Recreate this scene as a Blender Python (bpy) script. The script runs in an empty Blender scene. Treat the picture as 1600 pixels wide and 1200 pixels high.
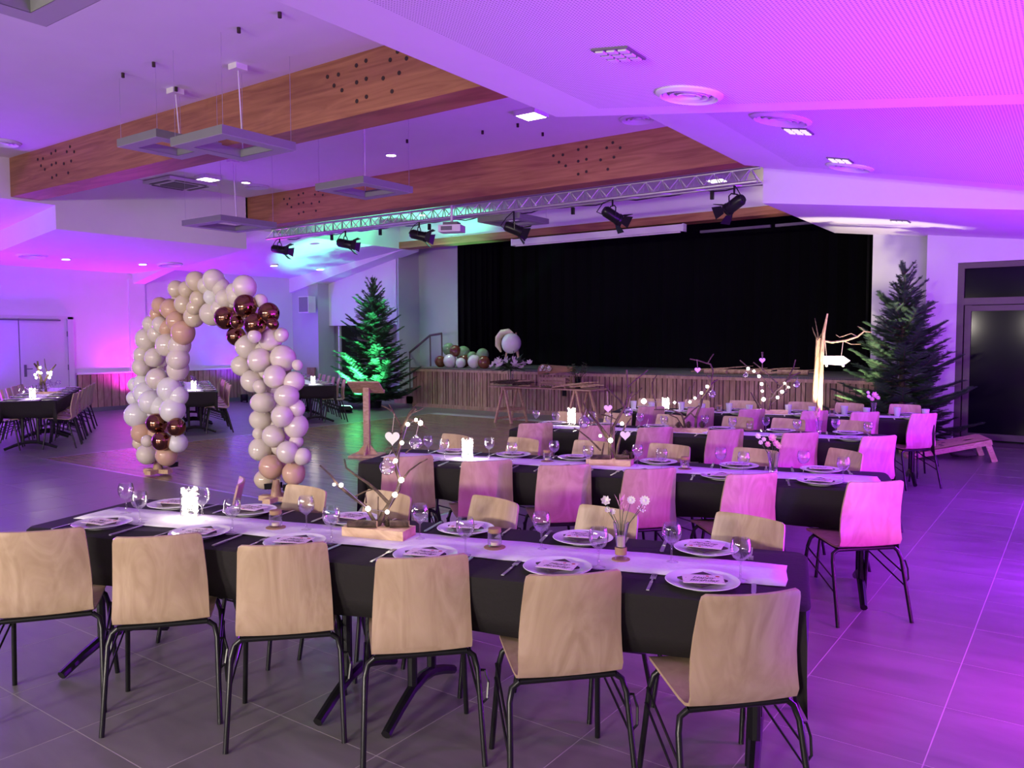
import bpy, bmesh, math, random
from mathutils import Vector, Matrix, Euler
sc = bpy.context.scene
C = sc.collection
PI = math.pi
R = math.radians
rnd = random.Random(7)

# ------------------------------------------------------------ camera
YAW, PITCH, ROLL, FPX, CAMH = R(35.718), R(3.2645), R(-0.1267), 1246.4, 1.675
def cam_axes():
    cy, sy = math.cos(YAW), math.sin(YAW)
    f = Vector((-sy, cy, 0)); r = Vector((cy, sy, 0)); u = Vector((0, 0, 1))
    f2 = f*math.cos(PITCH) - u*math.sin(PITCH); u2 = u*math.cos(PITCH) + f*math.sin(PITCH)
    r3 = r*math.cos(ROLL) + u2*math.sin(ROLL); u3 = u2*math.cos(ROLL) - r*math.sin(ROLL)
    return r3, u3, f2
AX_R, AX_U, AX_F = cam_axes()
CAMP = Vector((0, 0, CAMH))
cd = bpy.data.cameras.new('camera'); cam = bpy.data.objects.new('camera', cd); C.objects.link(cam)
m = Matrix((AX_R, AX_U, -AX_F)).transposed().to_4x4(); m.translation = CAMP
cam.matrix_world = m
cd.sensor_width = 36; cd.lens = 36*FPX/1600; cd.clip_start = 0.05; cd.clip_end = 200
sc.camera = cam

def at(px, py, z=None, X=None, Y=None, D=None):
    """the place seen at a pixel of the photograph, on a plane of known height, X, Y or distance"""
    d = AX_R*((px-800)/FPX) - AX_U*((py-600)/FPX) + AX_F
    if z is not None: t = (z-CAMH)/d.z
    elif X is not None: t = X/d.x
    elif Y is not None: t = Y/d.y
    else: t = D
    return CAMP + d*t
def depth(p): return (Vector(p)-CAMP).dot(AX_F)

# ------------------------------------------------------------ world, exposure, large lights
w = bpy.data.worlds.new('world'); sc.world = w; w.use_nodes = True
w.node_tree.nodes['Background'].inputs[0].default_value = (0.02, 0.02, 0.03, 1)
w.node_tree.nodes['Background'].inputs[1].default_value = 0.3
sc.view_settings.view_transform = 'Standard'; sc.view_settings.look = 'None'
sc.view_settings.exposure = 0.0; sc.view_settings.gamma = 1; sc.view_settings.use_curve_mapping = False
HOT = (0.74, 0.016, 1.0); PINK = (0.34, 0.010, 1.0); VIOLET = (0.14, 0.008, 1.0); WARM = (1.0, 0.90, 0.78); WHITE = (1.0, 0.93, 0.88); GREEN = (0.13, 1.0, 0.46)

def aim(o, d):
    o.rotation_euler = Vector(d).to_track_quat('-Z', 'Y').to_euler()
def area(name, loc, d, size, power, col, sy=None, spread=PI):
    l = bpy.data.lights.new(name, 'AREA'); l.energy = power; l.color = col; l.size = size; l.spread = spread
    if sy: l.shape = 'RECTANGLE'; l.size_y = sy
    o = bpy.data.objects.new(name, l); C.objects.link(o); o.location = loc; aim(o, d); return o
def spot(name, loc, d, power, col, angle, blend=0.5, radius=0.06):
    l = bpy.data.lights.new(name, 'SPOT'); l.energy = power; l.color = col; l.spot_size = angle; l.spot_blend = blend; l.shadow_soft_size = radius
    o = bpy.data.objects.new(name, l); C.objects.link(o); o.location = loc; aim(o, d); return o
def point(name, loc, power, col, radius=0.03, parent=None):
    l = bpy.data.lights.new(name, 'POINT'); l.energy = power; l.color = col; l.shadow_soft_size = radius
    o = bpy.data.objects.new(name, l); C.objects.link(o); o.location = loc
    if parent: o.parent = parent
    return o
# wall lights of the serving area at the back of the hall, behind the photographer
for x, p in ((-1.0, 125), (-4.2, 140), (-8.5, 125)):
    area('serving_area_light', (x, -5.75, 2.15), (-0.15, 1.0, -0.22), 1.2, p, WARM, 0.35, R(105))
# LED washers on the floor: (x, y, power, colour, lean)
WASHERS = ((0.45, 3.95, 430, VIOLET, (-0.55, -0.1, 1), 'added violet LED washer by the right wall nearest the camera'),  # extra unseen washer, added to lift the violet on the inner soffit
           (0.45, 4.7, 250, HOT, (-0.12, 0.05, 1), 'pink LED washer by the right wall beside the second table'),
           (0.45, 7.9, 520, VIOLET, (-0.30, 0.0, 1), 'violet LED washer by the right wall beside the third table'),
           (0.45, 10.3, 300, PINK, (-0.30, 0.1, 1), 'pink LED washer by the right wall beside the fourth table'),
           (0.45, 12.9, 300, PINK, (-0.30, 0.0, 1), 'violet LED washer in the right-hand corner near the bag-toss board'),
           (-18.25, 10.2, 360, HOT, (0.12, 0.02, 1), 'pink LED washer on the floor against the wainscot behind the balloon arch'),
           (-18.2, 6.2, 800, VIOLET, (0.14, 0.05, 1), 'violet LED washer at the left wall before the double door'),
           (-18.1, 13.0, 380, VIOLET, (0.22, 0.05, 1), 'violet LED washer on the floor by the far left wainscot'),
           (-18.2, 3.2, 420, PINK, (0.25, 0.1, 1), 'pink LED washer at the left wall nearest the camera'))
for x, y, p, c, d, _ in WASHERS:
    spot('washer_beam', (x, y, 0.24), d, p, c, R(150), 0.9, 0.09)
# added out-of-view lights, built as upright LED tubes, to brighten floor and chairs
ADDED_TUBES = ((0.62, 4.20, 62, HOT, -1, 'added pink upright LED tube by the right wall nearest the camera'), (0.62, 6.5, 150, PINK, -1, 'added violet upright LED tube by the right wall beside the second table'),
         (0.62, 9.2, 140, PINK, -1, 'added violet upright LED tube by the right wall beside the third table'), (-18.5, 5.0, 320, PINK, 1, 'added violet upright LED tube by the left wall before the double door'))
for x, y, p, c, sg, _ in ADDED_TUBES:
    area('added_tube_light', (x+sg*0.045, y, 0.80), (sg, 0, 0), 0.07, p, c, 1.2)
spot('green_flood_beam', (-13.62, 12.55, 0.26), (-0.22, 0.62, 1.0), 2300, GREEN, R(82), 0.35, 0.05)
spot('warm_flood_beam', (-3.15, 12.25, 0.26), (0.10, 0.62, 1.0), 560, (1.0, 0.86, 0.58), R(58), 0.35, 0.05)

# ------------------------------------------------------------ materials
def newmat(name):
    mt = bpy.data.materials.new(name); mt.use_nodes = True
    nt = mt.node_tree; return mt, nt, nt.nodes['Principled BSDF']
def setp(b, col=None, rough=None, metal=None, spec=None, **k):
    if col is not None: b.inputs['Base Color'].default_value = (*col, 1)
    if rough is not None: b.inputs['Roughness'].default_value = rough
    if metal is not None: b.inputs['Metallic'].default_value = metal
    if spec is not None: b.inputs['Specular IOR Level'].default_value = spec
    for kk, v in k.items(): b.inputs[kk.replace('_', ' ')].default_value = v
M = {}
def plain(name, col, rough=0.6, metal=0, spec=0.5, var=0.08, scale=14, bump=0.0, **k):
    mt, nt, b = newmat(name); setp(b, col, rough, metal, spec, **k)
    tc = nt.nodes.new('ShaderNodeTexCoord'); nz = nt.nodes.new('ShaderNodeTexNoise'); nz.inputs['Scale'].default_value = scale
    nt.links.new(tc.outputs['Object'], nz.inputs['Vector'])
    mx = nt.nodes.new('ShaderNodeMix'); mx.data_type = 'RGBA'
    mx.inputs[6].default_value = (*[max(0, c*(1-var)) for c in col], 1); mx.inputs[7].default_value = (*[min(1, c*(1+var)) for c in col], 1)
    nt.links.new(nz.outputs[0], mx.inputs[0]); nt.links.new(mx.outputs[2], b.inputs['Base Color'])
    if bump:
        bp = nt.nodes.new('ShaderNodeBump'); bp.inputs['Strength'].default_value = bump; bp.inputs['Distance'].default_value = 0.01
        nt.links.new(nz.outputs[0], bp.inputs['Height']); nt.links.new(bp.outputs[0], b.inputs['Normal'])
    M[name] = mt; return mt
def wood(name, dark, light, scale=(1, 1, 1), rough=0.45, ring=3.0, dist=4.0, spec=0.4, rand=0.0):
    mt, nt, b = newmat(name); setp(b, light, rough, spec=spec)
    tc = nt.nodes.new('ShaderNodeTexCoord'); mp = nt.nodes.new('ShaderNodeMapping'); mp.inputs['Scale'].default_value = scale
    oi = nt.nodes.new('ShaderNodeObjectInfo'); ad = nt.nodes.new('ShaderNodeVectorMath'); ad.operation = 'ADD'
    ml = nt.nodes.new('ShaderNodeMath'); ml.operation = 'MULTIPLY'; ml.inputs[1].default_value = 37.0
    nt.links.new(oi.outputs['Random'], ml.inputs[0]); nt.links.new(tc.outputs['Object'], ad.inputs[0]); nt.links.new(ml.outputs[0], ad.inputs[1])
    nt.links.new(ad.outputs[0], mp.inputs['Vector'])
    wv = nt.nodes.new('ShaderNodeTexNoise'); wv.inputs['Scale'].default_value = ring; wv.inputs['Detail'].default_value = 6; wv.inputs['Distortion'].default_value = dist
    nt.links.new(mp.outputs[0], wv.inputs['Vector'])
    cr = nt.nodes.new('ShaderNodeValToRGB'); cr.color_ramp.elements[0].position = 0.34; cr.color_ramp.elements[0].color = (*dark, 1)
    cr.color_ramp.elements[1].position = 0.68; cr.color_ramp.elements[1].color = (*light, 1)
    nt.links.new(wv.outputs[0], cr.inputs[0])
    if rand:
        hs = nt.nodes.new('ShaderNodeHueSaturation'); mr = nt.nodes.new('ShaderNodeMapRange')
        mr.inputs[3].default_value = 1-rand; mr.inputs[4].default_value = 1+rand
        nt.links.new(oi.outputs['Random'], mr.inputs[0]); nt.links.new(mr.outputs[0], hs.inputs['Value'])
        nt.links.new(cr.outputs[0], hs.inputs['Color']); nt.links.new(hs.outputs[0], b.inputs['Base Color'])
    else: nt.links.new(cr.outputs[0], b.inputs['Base Color'])
    M[name] = mt; return mt
def emit(name, col, strength, base=(0.8, 0.8, 0.8)):
    mt, nt, b = newmat(name); setp(b, base, 0.4); b.inputs['Emission Color'].default_value = (*col, 1); b.inputs['Emission Strength'].default_value = strength
    M[name] = mt; return mt
def glass(name, tint=(0.975, 0.975, 0.985), fac=0.05, edge=0.70):
    mt, nt, b = newmat(name); nt.nodes.remove(b); out = nt.nodes['Material Output']
    tr = nt.nodes.new('ShaderNodeBsdfTransparent'); tr.inputs[0].default_value = (*tint, 1)
    gl = nt.nodes.new('ShaderNodeBsdfGlossy'); gl.inputs['Roughness'].default_value = 0.03
    lw = nt.nodes.new('ShaderNodeLayerWeight'); lw.inputs[0].default_value = 0.35
    mr = nt.nodes.new('ShaderNodeMapRange'); mr.inputs[3].default_value = fac; mr.inputs[4].default_value = edge
    mx = nt.nodes.new('ShaderNodeMixShader'); nt.links.new(lw.outputs['Facing'], mr.inputs[0]); nt.links.new(mr.outputs[0], mx.inputs[0])
    nt.links.new(tr.outputs[0], mx.inputs[1]); nt.links.new(gl.outputs[0], mx.inputs[2]); nt.links.new(mx.outputs[0], out.inputs[0])
    M[name] = mt; return mt

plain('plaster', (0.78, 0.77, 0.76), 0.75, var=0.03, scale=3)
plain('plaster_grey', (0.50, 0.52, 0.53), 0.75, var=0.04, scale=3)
wood('beech', (0.42, 0.29, 0.185), (0.53, 0.385, 0.26), (3.0, 3.0, 0.9), 0.38, 2.2, 3.5, rand=0.06)
wood('glulam', (0.27, 0.105, 0.05), (0.42, 0.185, 0.088), (0.35, 2, 5), 0.45, 2.4, 1.5)
wood('slat_wood', (0.33, 0.20, 0.135), (0.50, 0.33, 0.235), (3, 3, 0.8), 0.55, 2.4, 2, rand=0.18)
wood('pine', (0.52, 0.33, 0.19), (0.72, 0.52, 0.34), (2, 4, 4), 0.55, 2.5, 3, rand=0.05)
wood('bark', (0.035, 0.022, 0.016), (0.13, 0.085, 0.06), (8, 8, 8), 0.85, 3, 1)
wood('pale_log', (0.33, 0.20, 0.12), (0.62, 0.44, 0.28), (6, 6, 2), 0.7, 3, 1)
wood('parquet_wood', (0.22, 0.165, 0.10), (0.35, 0.275, 0.175), (1.1, 16, 1), 0.22, 1.6, 0.6, spec=0.35)
plain('black_metal', (0.010, 0.010, 0.011), 0.30, 0.0, 0.35, 0.2)
plain('dark_hole', (0.035, 0.02, 0.015), 0.8)
plain('steel', (0.62, 0.62, 0.64), 0.28, 0.9)
plain('alu', (0.66, 0.65, 0.67), 0.38, 0.75)
plain('cloth_black', (0.020, 0.017, 0.018), 0.75, spec=0.25, bump=0.15, scale=60)
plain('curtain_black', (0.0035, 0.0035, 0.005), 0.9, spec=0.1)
plain('runner_white', (0.78, 0.77, 0.78), 0.85, var=0.06, scale=40, bump=0.25)
plain('china', (0.82, 0.82, 0.82), 0.16, spec=0.5, var=0.02)
plain('napkin_dark', (0.045, 0.03, 0.032), 0.85, var=0.15)
plain('ink', (0.07, 0.035, 0.04), 0.7)
plain('white_paint', (0.78, 0.76, 0.74), 0.5, var=0.03)
plain('lamp_body', (0.24, 0.25, 0.24), 0.5, 0.2, var=0.04)
plain('lamp_diffuser', (0.40, 0.40, 0.40), 0.6, var=0.02)
plain('vent_white', (0.75, 0.75, 0.75), 0.5, var=0.03)
plain('vent_dark', (0.16, 0.16, 0.16), 0.6)
plain('balloon_pearl', (0.74, 0.66, 0.58), 0.07, spec=0.75, var=0.03, Subsurface_Weight=0.0)
plain('balloon_cream', (0.70, 0.58, 0.44), 0.07, spec=0.75, var=0.03)
plain('balloon_peach', (0.66, 0.42, 0.30), 0.07, spec=0.75, var=0.03)
plain('balloon_white', (0.78, 0.76, 0.76), 0.07, spec=0.75, var=0.03)
plain('balloon_chrome', (0.30, 0.135, 0.085), 0.10, 1.0, var=0.05)
plain('balloon_green', (0.20, 0.33, 0.17), 0.07, spec=0.75)
plain('balloon_brown', (0.16, 0.05, 0.025), 0.07, spec=0.75)
plain('needle', (0.045, 0.095, 0.048), 0.55, spec=0.3, var=0.45, scale=3)
plain('leaf_green', (0.05, 0.10, 0.04), 0.6, var=0.4)
plain('petal_white', (0.80, 0.77, 0.70), 0.6, var=0.08)
plain('petal_pink', (0.75, 0.42, 0.50), 0.6, var=0.1)
plain('petal_red', (0.5, 0.07, 0.05), 0.6)
plain('cork', (0.36, 0.22, 0.12), 0.8, var=0.2)
plain('candle_wax', (0.78, 0.66, 0.48), 0.5)
plain('kraft', (0.27, 0.15, 0.08), 0.75, var=0.15)
plain('pinecone', (0.06, 0.035, 0.022), 0.8, var=0.3)
plain('cup_frost', (0.72, 0.72, 0.78), 0.4, var=0.02, Transmission_Weight=0.35)
plain('door_white', (0.70, 0.68, 0.68), 0.45, var=0.02)
plain('frame_dark', (0.10, 0.075, 0.075), 0.5)
plain('pane_dark', (0.006, 0.005, 0.010), 0.10, spec=0.12)
plain('bag_fabric', (0.10, 0.07, 0.08), 0.8)
plain('string', (0.55, 0.45, 0.34), 0.8)
glass('clear_glass'); glass('ornament_glass', (0.95, 0.94, 0.97), 0.16, 0.75)
emit('bulb_on', (1.0, 0.90, 0.70), 28); emit('downlight_on', (1.0, 0.95, 0.88), 9); emit('downlight_dim', (1.0, 0.85, 0.95), 0.9, (0.4, 0.4, 0.4))

# speckled greeting card
mt, nt, b = newmat('card_paper'); setp(b, (0.8, 0.7, 0.72), 0.7)
tc = nt.nodes.new('ShaderNodeTexCoord'); vo = nt.nodes.new('ShaderNodeTexVoronoi'); vo.inputs['Scale'].default_value = 62
cr = nt.nodes.new('ShaderNodeValToRGB'); cr.color_ramp.interpolation = 'CONSTANT'
cr.color_ramp.elements[0].color = (0.30, 0.12, 0.16, 1); cr.color_ramp.elements[1].position = 0.16; cr.color_ramp.elements[1].color = (0.80, 0.68, 0.71, 1)
nt.links.new(tc.outputs['Object'], vo.inputs['Vector']); nt.links.new(vo.outputs['Distance'], cr.inputs[0]); nt.links.new(cr.outputs[0], b.inputs['Base Color']); M['card_paper'] = mt

# floor tile: dark grey stoneware with soft cloudy veins
mt, nt, b = newmat('floor_tile'); setp(b, (0.1, 0.1, 0.1), 0.30, spec=0.45)
tc = nt.nodes.new('ShaderNodeTexCoord'); oi = nt.nodes.new('ShaderNodeObjectInfo'); ad = nt.nodes.new('ShaderNodeVectorMath'); ad.operation = 'ADD'
ml = nt.nodes.new('ShaderNodeMath'); ml.operation = 'MULTIPLY'; ml.inputs[1].default_value = 91
nt.links.new(oi.outputs['Random'], ml.inputs[0]); nt.links.new(tc.outputs['Object'], ad.inputs[0]); nt.links.new(ml.outputs[0], ad.inputs[1])
mp = nt.nodes.new('ShaderNodeMapping'); mp.inputs['Scale'].default_value = (1.0, 3.2, 1); nt.links.new(ad.outputs[0], mp.inputs[0])
nz = nt.nodes.new('ShaderNodeTexNoise'); nz.inputs['Scale'].default_value = 2.3; nz.inputs['Detail'].default_value = 7; nz.inputs['Distortion'].default_value = 0.6
nt.links.new(mp.outputs[0], nz.inputs['Vector'])
cr = nt.nodes.new('ShaderNodeValToRGB'); cr.color_ramp.elements[0].position = 0.3; cr.color_ramp.elements[0].color = (0.150, 0.140, 0.134, 1)
cr.color_ramp.elements[1].position = 0.72; cr.color_ramp.elements[1].color = (0.215, 0.203, 0.195, 1)
nt.links.new(nz.outputs[0], cr.inputs[0]); nt.links.new(cr.outputs[0], b.inputs['Base Color'])
mr = nt.nodes.new('ShaderNodeMapRange'); mr.inputs[3].default_value = 0.24; mr.inputs[4].default_value = 0.42; nt.links.new(nz.outputs[0], mr.inputs[0]); nt.links.new(mr.outputs[0], b.inputs['Roughness'])
M['floor_tile'] = mt
plain('grout', (0.46, 0.43, 0.41), 0.8)

# perforated acoustic board: rows of small round holes
mt, nt, b = newmat('perforated'); setp(b, (0.78, 0.77, 0.76), 0.75)
tc = nt.nodes.new('ShaderNodeTexCoord'); fr = nt.nodes.new('ShaderNodeVectorMath'); fr.operation = 'FRACTION'
sc1 = nt.nodes.new('ShaderNodeVectorMath'); sc1.operation = 'SCALE'; sc1.inputs['Scale'].default_value = 1/0.021
nt.links.new(tc.outputs['Object'], sc1.inputs[0]); nt.links.new(sc1.outputs[0], fr.inputs[0])
sb = nt.nodes.new('ShaderNodeVectorMath'); sb.operation = 'SUBTRACT'; sb.inputs[1].default_value = (0.5, 0.5, 0.5); nt.links.new(fr.outputs[0], sb.inputs[0])
mu = nt.nodes.new('ShaderNodeVectorMath'); mu.operation = 'MULTIPLY'; mu.inputs[1].default_value = (1, 1, 0); nt.links.new(sb.outputs[0], mu.inputs[0])
ln = nt.nodes.new('ShaderNodeVectorMath'); ln.operation = 'LENGTH'; nt.links.new(mu.outputs[0], ln.inputs[0])
cr = nt.nodes.new('ShaderNodeValToRGB'); cr.color_ramp.interpolation = 'CONSTANT'
cr.color_ramp.elements[0].color = (0.30, 0.29, 0.30, 1); cr.color_ramp.elements[1].position = 0.26; cr.color_ramp.elements[1].color = (0.78, 0.77, 0.76, 1)
nt.links.new(ln.outputs['Value'], cr.inputs[0]); nt.links.new(cr.outputs[0], b.inputs['Base Color']); M['perforated'] = mt

# ------------------------------------------------------------ mesh helpers
class MB:
    def __init__(s): s.v = []; s.f = []
    def add(s, vs, fs):
        o = len(s.v); s.v += [tuple(v) for v in vs]; s.f += [tuple(i+o for i in f) for f in fs]; return s
    def box(s, c, d, rot=None):
        x, y, z = d[0]/2, d[1]/2, d[2]/2
        vs = [Vector(p) for p in ((-x,-y,-z),(x,-y,-z),(x,y,-z),(-x,y,-z),(-x,-y,z),(x,-y,z),(x,y,z),(-x,y,z))]
        if rot is not None:
            q = rot if isinstance(rot, Matrix) else Euler(rot).to_matrix()
            vs = [q @ v for v in vs]
        return s.add([v+Vector(c) for v in vs], [(3,2,1,0),(4,5,6,7),(0,1,5,4),(1,2,6,5),(2,3,7,6),(3,0,4,7)])
    def bar(s, a, b, wd, ht, up=(0, 0, 1)):
        a, b = Vector(a), Vector(b); d = (b-a); L = d.length; d.normalize()
        x = d.cross(Vector(up)); 
        if x.length < 1e-4: x = d.cross(Vector((1, 0, 0)))
        x.normalize(); z = x.cross(d)
        return s.box((a+b)/2, (wd, L, ht), Matrix((x, d, z)).transposed())
    def tube(s, pts, rad, n=8, cap=True):
        pts = [Vector(p) for p in pts]; k = len(pts)
        if not hasattr(rad, '__len__'): rad = [rad]*k
        if len(rad) != k: rad = [rad[min(len(rad)-1, int(i*(len(rad)-1)/(k-1)+0.5))] for i in range(k)]
        rings = []; prev = None
        for i, p in enumerate(pts):
            t = (pts[min(i+1, k-1)] - pts[max(i-1, 0)]).normalized()
            if prev is None:
                u = t.cross(Vector((0.13, 0.31, 0.94)))
                if u.length < 0.1: u = t.cross(Vector((1, 0, 0)))
            else: u = prev - t*prev.dot(t)
            u.normalize(); prev = u; v = t.cross(u)
            rings.append([p + (u*math.cos(2*PI*j/n) + v*math.sin(2*PI*j/n))*rad[i] for j in range(n)])
        vs = [q for r_ in rings for q in r_]
        fs = [(i*n+j, i*n+(j+1) % n, (i+1)*n+(j+1) % n, (i+1)*n+j) for i in range(k-1) for j in range(n)]
        if cap: fs += [tuple(range(n-1, -1, -1)), tuple((k-1)*n+j for j in range(n))]
        return s.add(vs, fs)
    def lathe(s, prof, n=16, c=(0, 0, 0), cap=False):
        c = Vector(c); vs = []; k = len(prof)
        for r_, z in prof:
            for j in range(n): vs.append(c + Vector((r_*math.cos(2*PI*j/n), r_*math.sin(2*PI*j/n), z)))
        fs = [(i*n+j, i*n+(j+1) % n, (i+1)*n+(j+1) % n, (i+1)*n+j) for i in range(k-1) for j in range(n)]
        if cap: fs += [tuple(range(n-1, -1, -1)), tuple((k-1)*n+j for j in range(n))]
        return s.add(vs, fs)
    def sphere(s, c, r_, n=12, k=8, sq=(1, 1, 1)):
        c = Vector(c); prof = []; vs = []
        for i in range(k+1):
            a = PI*i/k
            for j in range(n):
                b_ = 2*PI*j/n
                vs.append(c + Vector((r_*sq[0]*math.sin(a)*math.cos(b_), r_*sq[1]*math.sin(a)*math.sin(b_), -r_*sq[2]*math.cos(a))))
        fs = [(i*n+j, i*n+(j+1) % n, (i+1)*n+(j+1) % n, (i+1)*n+j) for i in range(k) for j in range(n)]
        return s.add(vs, fs)
    def prism(s, poly, z0, z1, tf=None):
        n = len(poly); vs = [Vector((x, y, z0)) for x, y in poly] + [Vector((x, y, z1)) for x, y in poly]
        if tf is not None: vs = [tf @ v for v in vs]
        return s.add(vs, [tuple(range(n-1, -1, -1)), tuple(range(n, 2*n))] + [(i, (i+1) % n, n+(i+1) % n, n+i) for i in range(n)])
    def mesh(s, name, mat, smooth=False):
        me = bpy.data.meshes.new(name); me.from_pydata(s.v, [], s.f)
        if mat: me.materials.append(M[mat] if isinstance(mat, str) else mat)
        bm = bmesh.new(); bm.from_mesh(me); bmesh.ops.remove_doubles(bm, verts=bm.verts, dist=1e-6); bmesh.ops.recalc_face_normals(bm, faces=bm.faces); bm.to_mesh(me); bm.free()
        if smooth:
            me.polygons.foreach_set('use_smooth', [True]*len(me.polygons))
            me.set_sharp_from_angle(angle=R(smooth if smooth > 1 else 40))
        me.update(); return me
    def build(s, name, mat, parent=None, smooth=False, loc=None, rz=0):
        return link(name, s.mesh(name, mat, smooth), parent, loc, rz)
def link(name, me, parent=None, loc=None, rz=0):
    o = bpy.data.objects.new(name, me); C.objects.link(o)
    if parent is not None: o.parent = parent
    if loc is not None: o.location = loc
    if rz: o.rotation_euler = (0, 0, rz)
    return o
def tag(o, label, cat, group=None):
    o['label'] = label; o['category'] = cat
    if group: o['group'] = group
    return o
def struct(o, label=None):
    o['kind'] = 'structure'
    if label: o['label'] = label
    return o
def thing(name, label, cat, loc=(0, 0, 0), rz=0, group=None):
    o = bpy.data.objects.new(name, None); C.objects.link(o); o.location = loc; o.rotation_euler = (0, 0, rz); o.empty_display_size = 0.1
    return tag(o, label, cat, group)
def copy_tree(o, parent=None):
    c = o.copy(); C.objects.link(c)
    if parent is not None: c.parent = parent
    for ch in list(o.children): copy_tree(ch, c)
    return c
def local(o, p): return Vector(p) - Vector(o.location)
ORD = ['first', 'second', 'third', 'fourth', 'fifth', 'sixth', 'seventh', 'eighth', 'ninth', 'tenth', 'eleventh', 'twelfth']

# ============================================================ THE SETTING
XL, XR, XLF, XRF, ZC = -18.675, 0.775, -14.2, -3.7, 4.60
# ---- floor: screed with single tiles on it, parquet dance floor let into the tiles
TP, TX0, TY0 = 0.60, -1.068, 2.211
PQ = (-11.85, -4.95, 5.22, 13.3)
floor = struct(MB().box(((XL+XR)/2-0.0, 6.0, -0.0507), (XR-XL+1.6, 25.0, 0.1)).build('floor', 'grout'), 'dark grey stoneware tile floor with light joints')
tile_me = MB().box((0, 0, -0.006), (TP-0.005, TP-0.005, 0.012)).mesh('tile', 'floor_tile')
cells = []
i0, i1 = int((XL-TX0)/TP)-1, int((XR-TX0)/TP)+2
for i in range(i0, i1):
    for j in range(-14, 30):
        x, y = TX0+(i+0.5)*TP, TY0+(j+0.5)*TP
        if x < XL-0.3 or x > XR+0.3 or y > 16.2: continue
        if PQ[0]-0.28 < x < PQ[1]+0.28 and PQ[2]-0.28 < y < PQ[3]+0.28: continue
        v = Vector((x, y, 0))-CAMP; dz = v.dot(AX_F); vis = 0
        if dz > 0.6:
            u_, w_ = 800+FPX*v.dot(AX_R)/dz, 600-FPX*v.dot(AX_U)/dz
            if -80 < u_ < 1680 and w_ < 1330: vis = 1
        cells.append((0 if vis else 1, v.length, x, y))
cells.sort()
for c_ in cells[:290]: link('tile', tile_me, floor, (c_[2], c_[3], 0.0))
mb = MB()
for c_ in cells[290:]: mb.box((c_[2], c_[3], -0.006), (TP-0.005, TP-0.005, 0.012))
o = mb.build('tile_field', 'floor_tile', floor); o['kind'] = 'stuff'
MB().box(((PQ[0]+PQ[1])/2, (PQ[2]+PQ[3])/2, -0.006), (PQ[1]-PQ[0], PQ[3]-PQ[2], 0.014)).build('parquet', 'parquet_wood', floor)
fr = MB()
for x in (PQ[0]-0.02, PQ[1]+0.02): fr.box((x, (PQ[2]+PQ[3])/2, -0.004), (0.04, PQ[3]-PQ[2]+0.08, 0.012))
for y in (PQ[2]-0.02, PQ[3]+0.02): fr.box(((PQ[0]+PQ[1])/2, y, -0.004), (PQ[1]-PQ[0], 0.04, 0.012))
fr.build('parquet_edging', 'steel', floor)

# ---- ceiling
ceil = struct(MB().box(((XLF+XRF)/2, 5.0, ZC+0.06), (XRF-XLF+0.2, 22.4, 0.12)).build('ceiling', 'plaster'), 'white plaster ceiling with recessed centre bay')
def soffit(poly, y0, y1, mat='plaster'):
    """solid side ceiling: poly = underside line (x, z) from the inner edge to the outer wall"""
    pts = list(poly) + [(poly[-1][0], ZC+0.12), (poly[0][0], ZC+0.12)]
    n = len(pts); vs = [(x, y0, z) for x, z in pts] + [(x, y1, z) for x, z in pts]
    MB().add(vs, [tuple(range(n)), tuple(range(2*n-1, n-1, -1))] + [(i, n+i, n+(i+1) % n, (i+1) % n) for i in range(n)]).build('soffit', mat, ceil)
def Z(x, z0, k, left=False): return z0 - k*((XLF-x) if left else (x-XRF))
XO, XI = XR+0.1, XL-0.1
soffit(((XRF, 3.93), (XO, Z(XO, 3.93, 0.21))), -6.2, 2.1)
soffit(((XRF, 3.546), (XO, Z(XO, 3.546, 0.138))), 2.1, 5.80)
soffit(((XRF, 3.93), (XO, Z(XO, 3.93, 0.212))), 5.80, 10.36)
soffit(((XRF, 4.02), (XO, Z(XO, 4.02, 0.212))), 10.36, 11.11)
soffit(((XRF, 3.54), (XO, Z(XO, 3.54, 0.125))), 11.11, 15.0)
soffit(((XLF, 3.94), (XI, 3.40)), -6.2, 6.56)
soffit(((XLF, 3.54), (-16.4, 3.31), (XI, 3.245)), 6.56, 10.33)
soffit(((XLF, 3.95), (XI, 3.40)), 10.33, 15.0)
soffit(((XLF, 3.945), (XI, 2.98)), 10.33, 10.62)     # cladding of the sloping rafter
soffit(((XLF, 3.945), (XI, 2.98)), 15.0, 15.6)
def perf(y0, y1, z0, k, x0, x1):
    e = 0.004
    vs = [(x0, y0, Z(x0, z0, k)-e), (x1, y0, Z(x1, z0, k)-e), (x1, y1, Z(x1, z0, k)-e), (x0, y1, Z(x0, z0, k)-e)]
    vs += [(x, y, z+0.02) for x, y, z in vs]
    MB().add(vs, [(0,1,2,3),(7,6,5,4),(0,4,5,1),(1,5,6,2),(2,6,7,3),(3,7,4,0)]).build('perforated_panel', 'perforated', ceil)
perf(2.5, 5.55, 3.546, 0.138, XRF+0.55, 0.1)
perf(6.1, 10.05, 3.93, 0.212, XRF+0.75, 0.1)
# access hatches / flush panels in the recess
MB().box((-5.9, 7.4, ZC-0.004), (1.9, 0.12, 0.02)).build('ceiling_slot', 'vent_dark', ceil)

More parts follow.
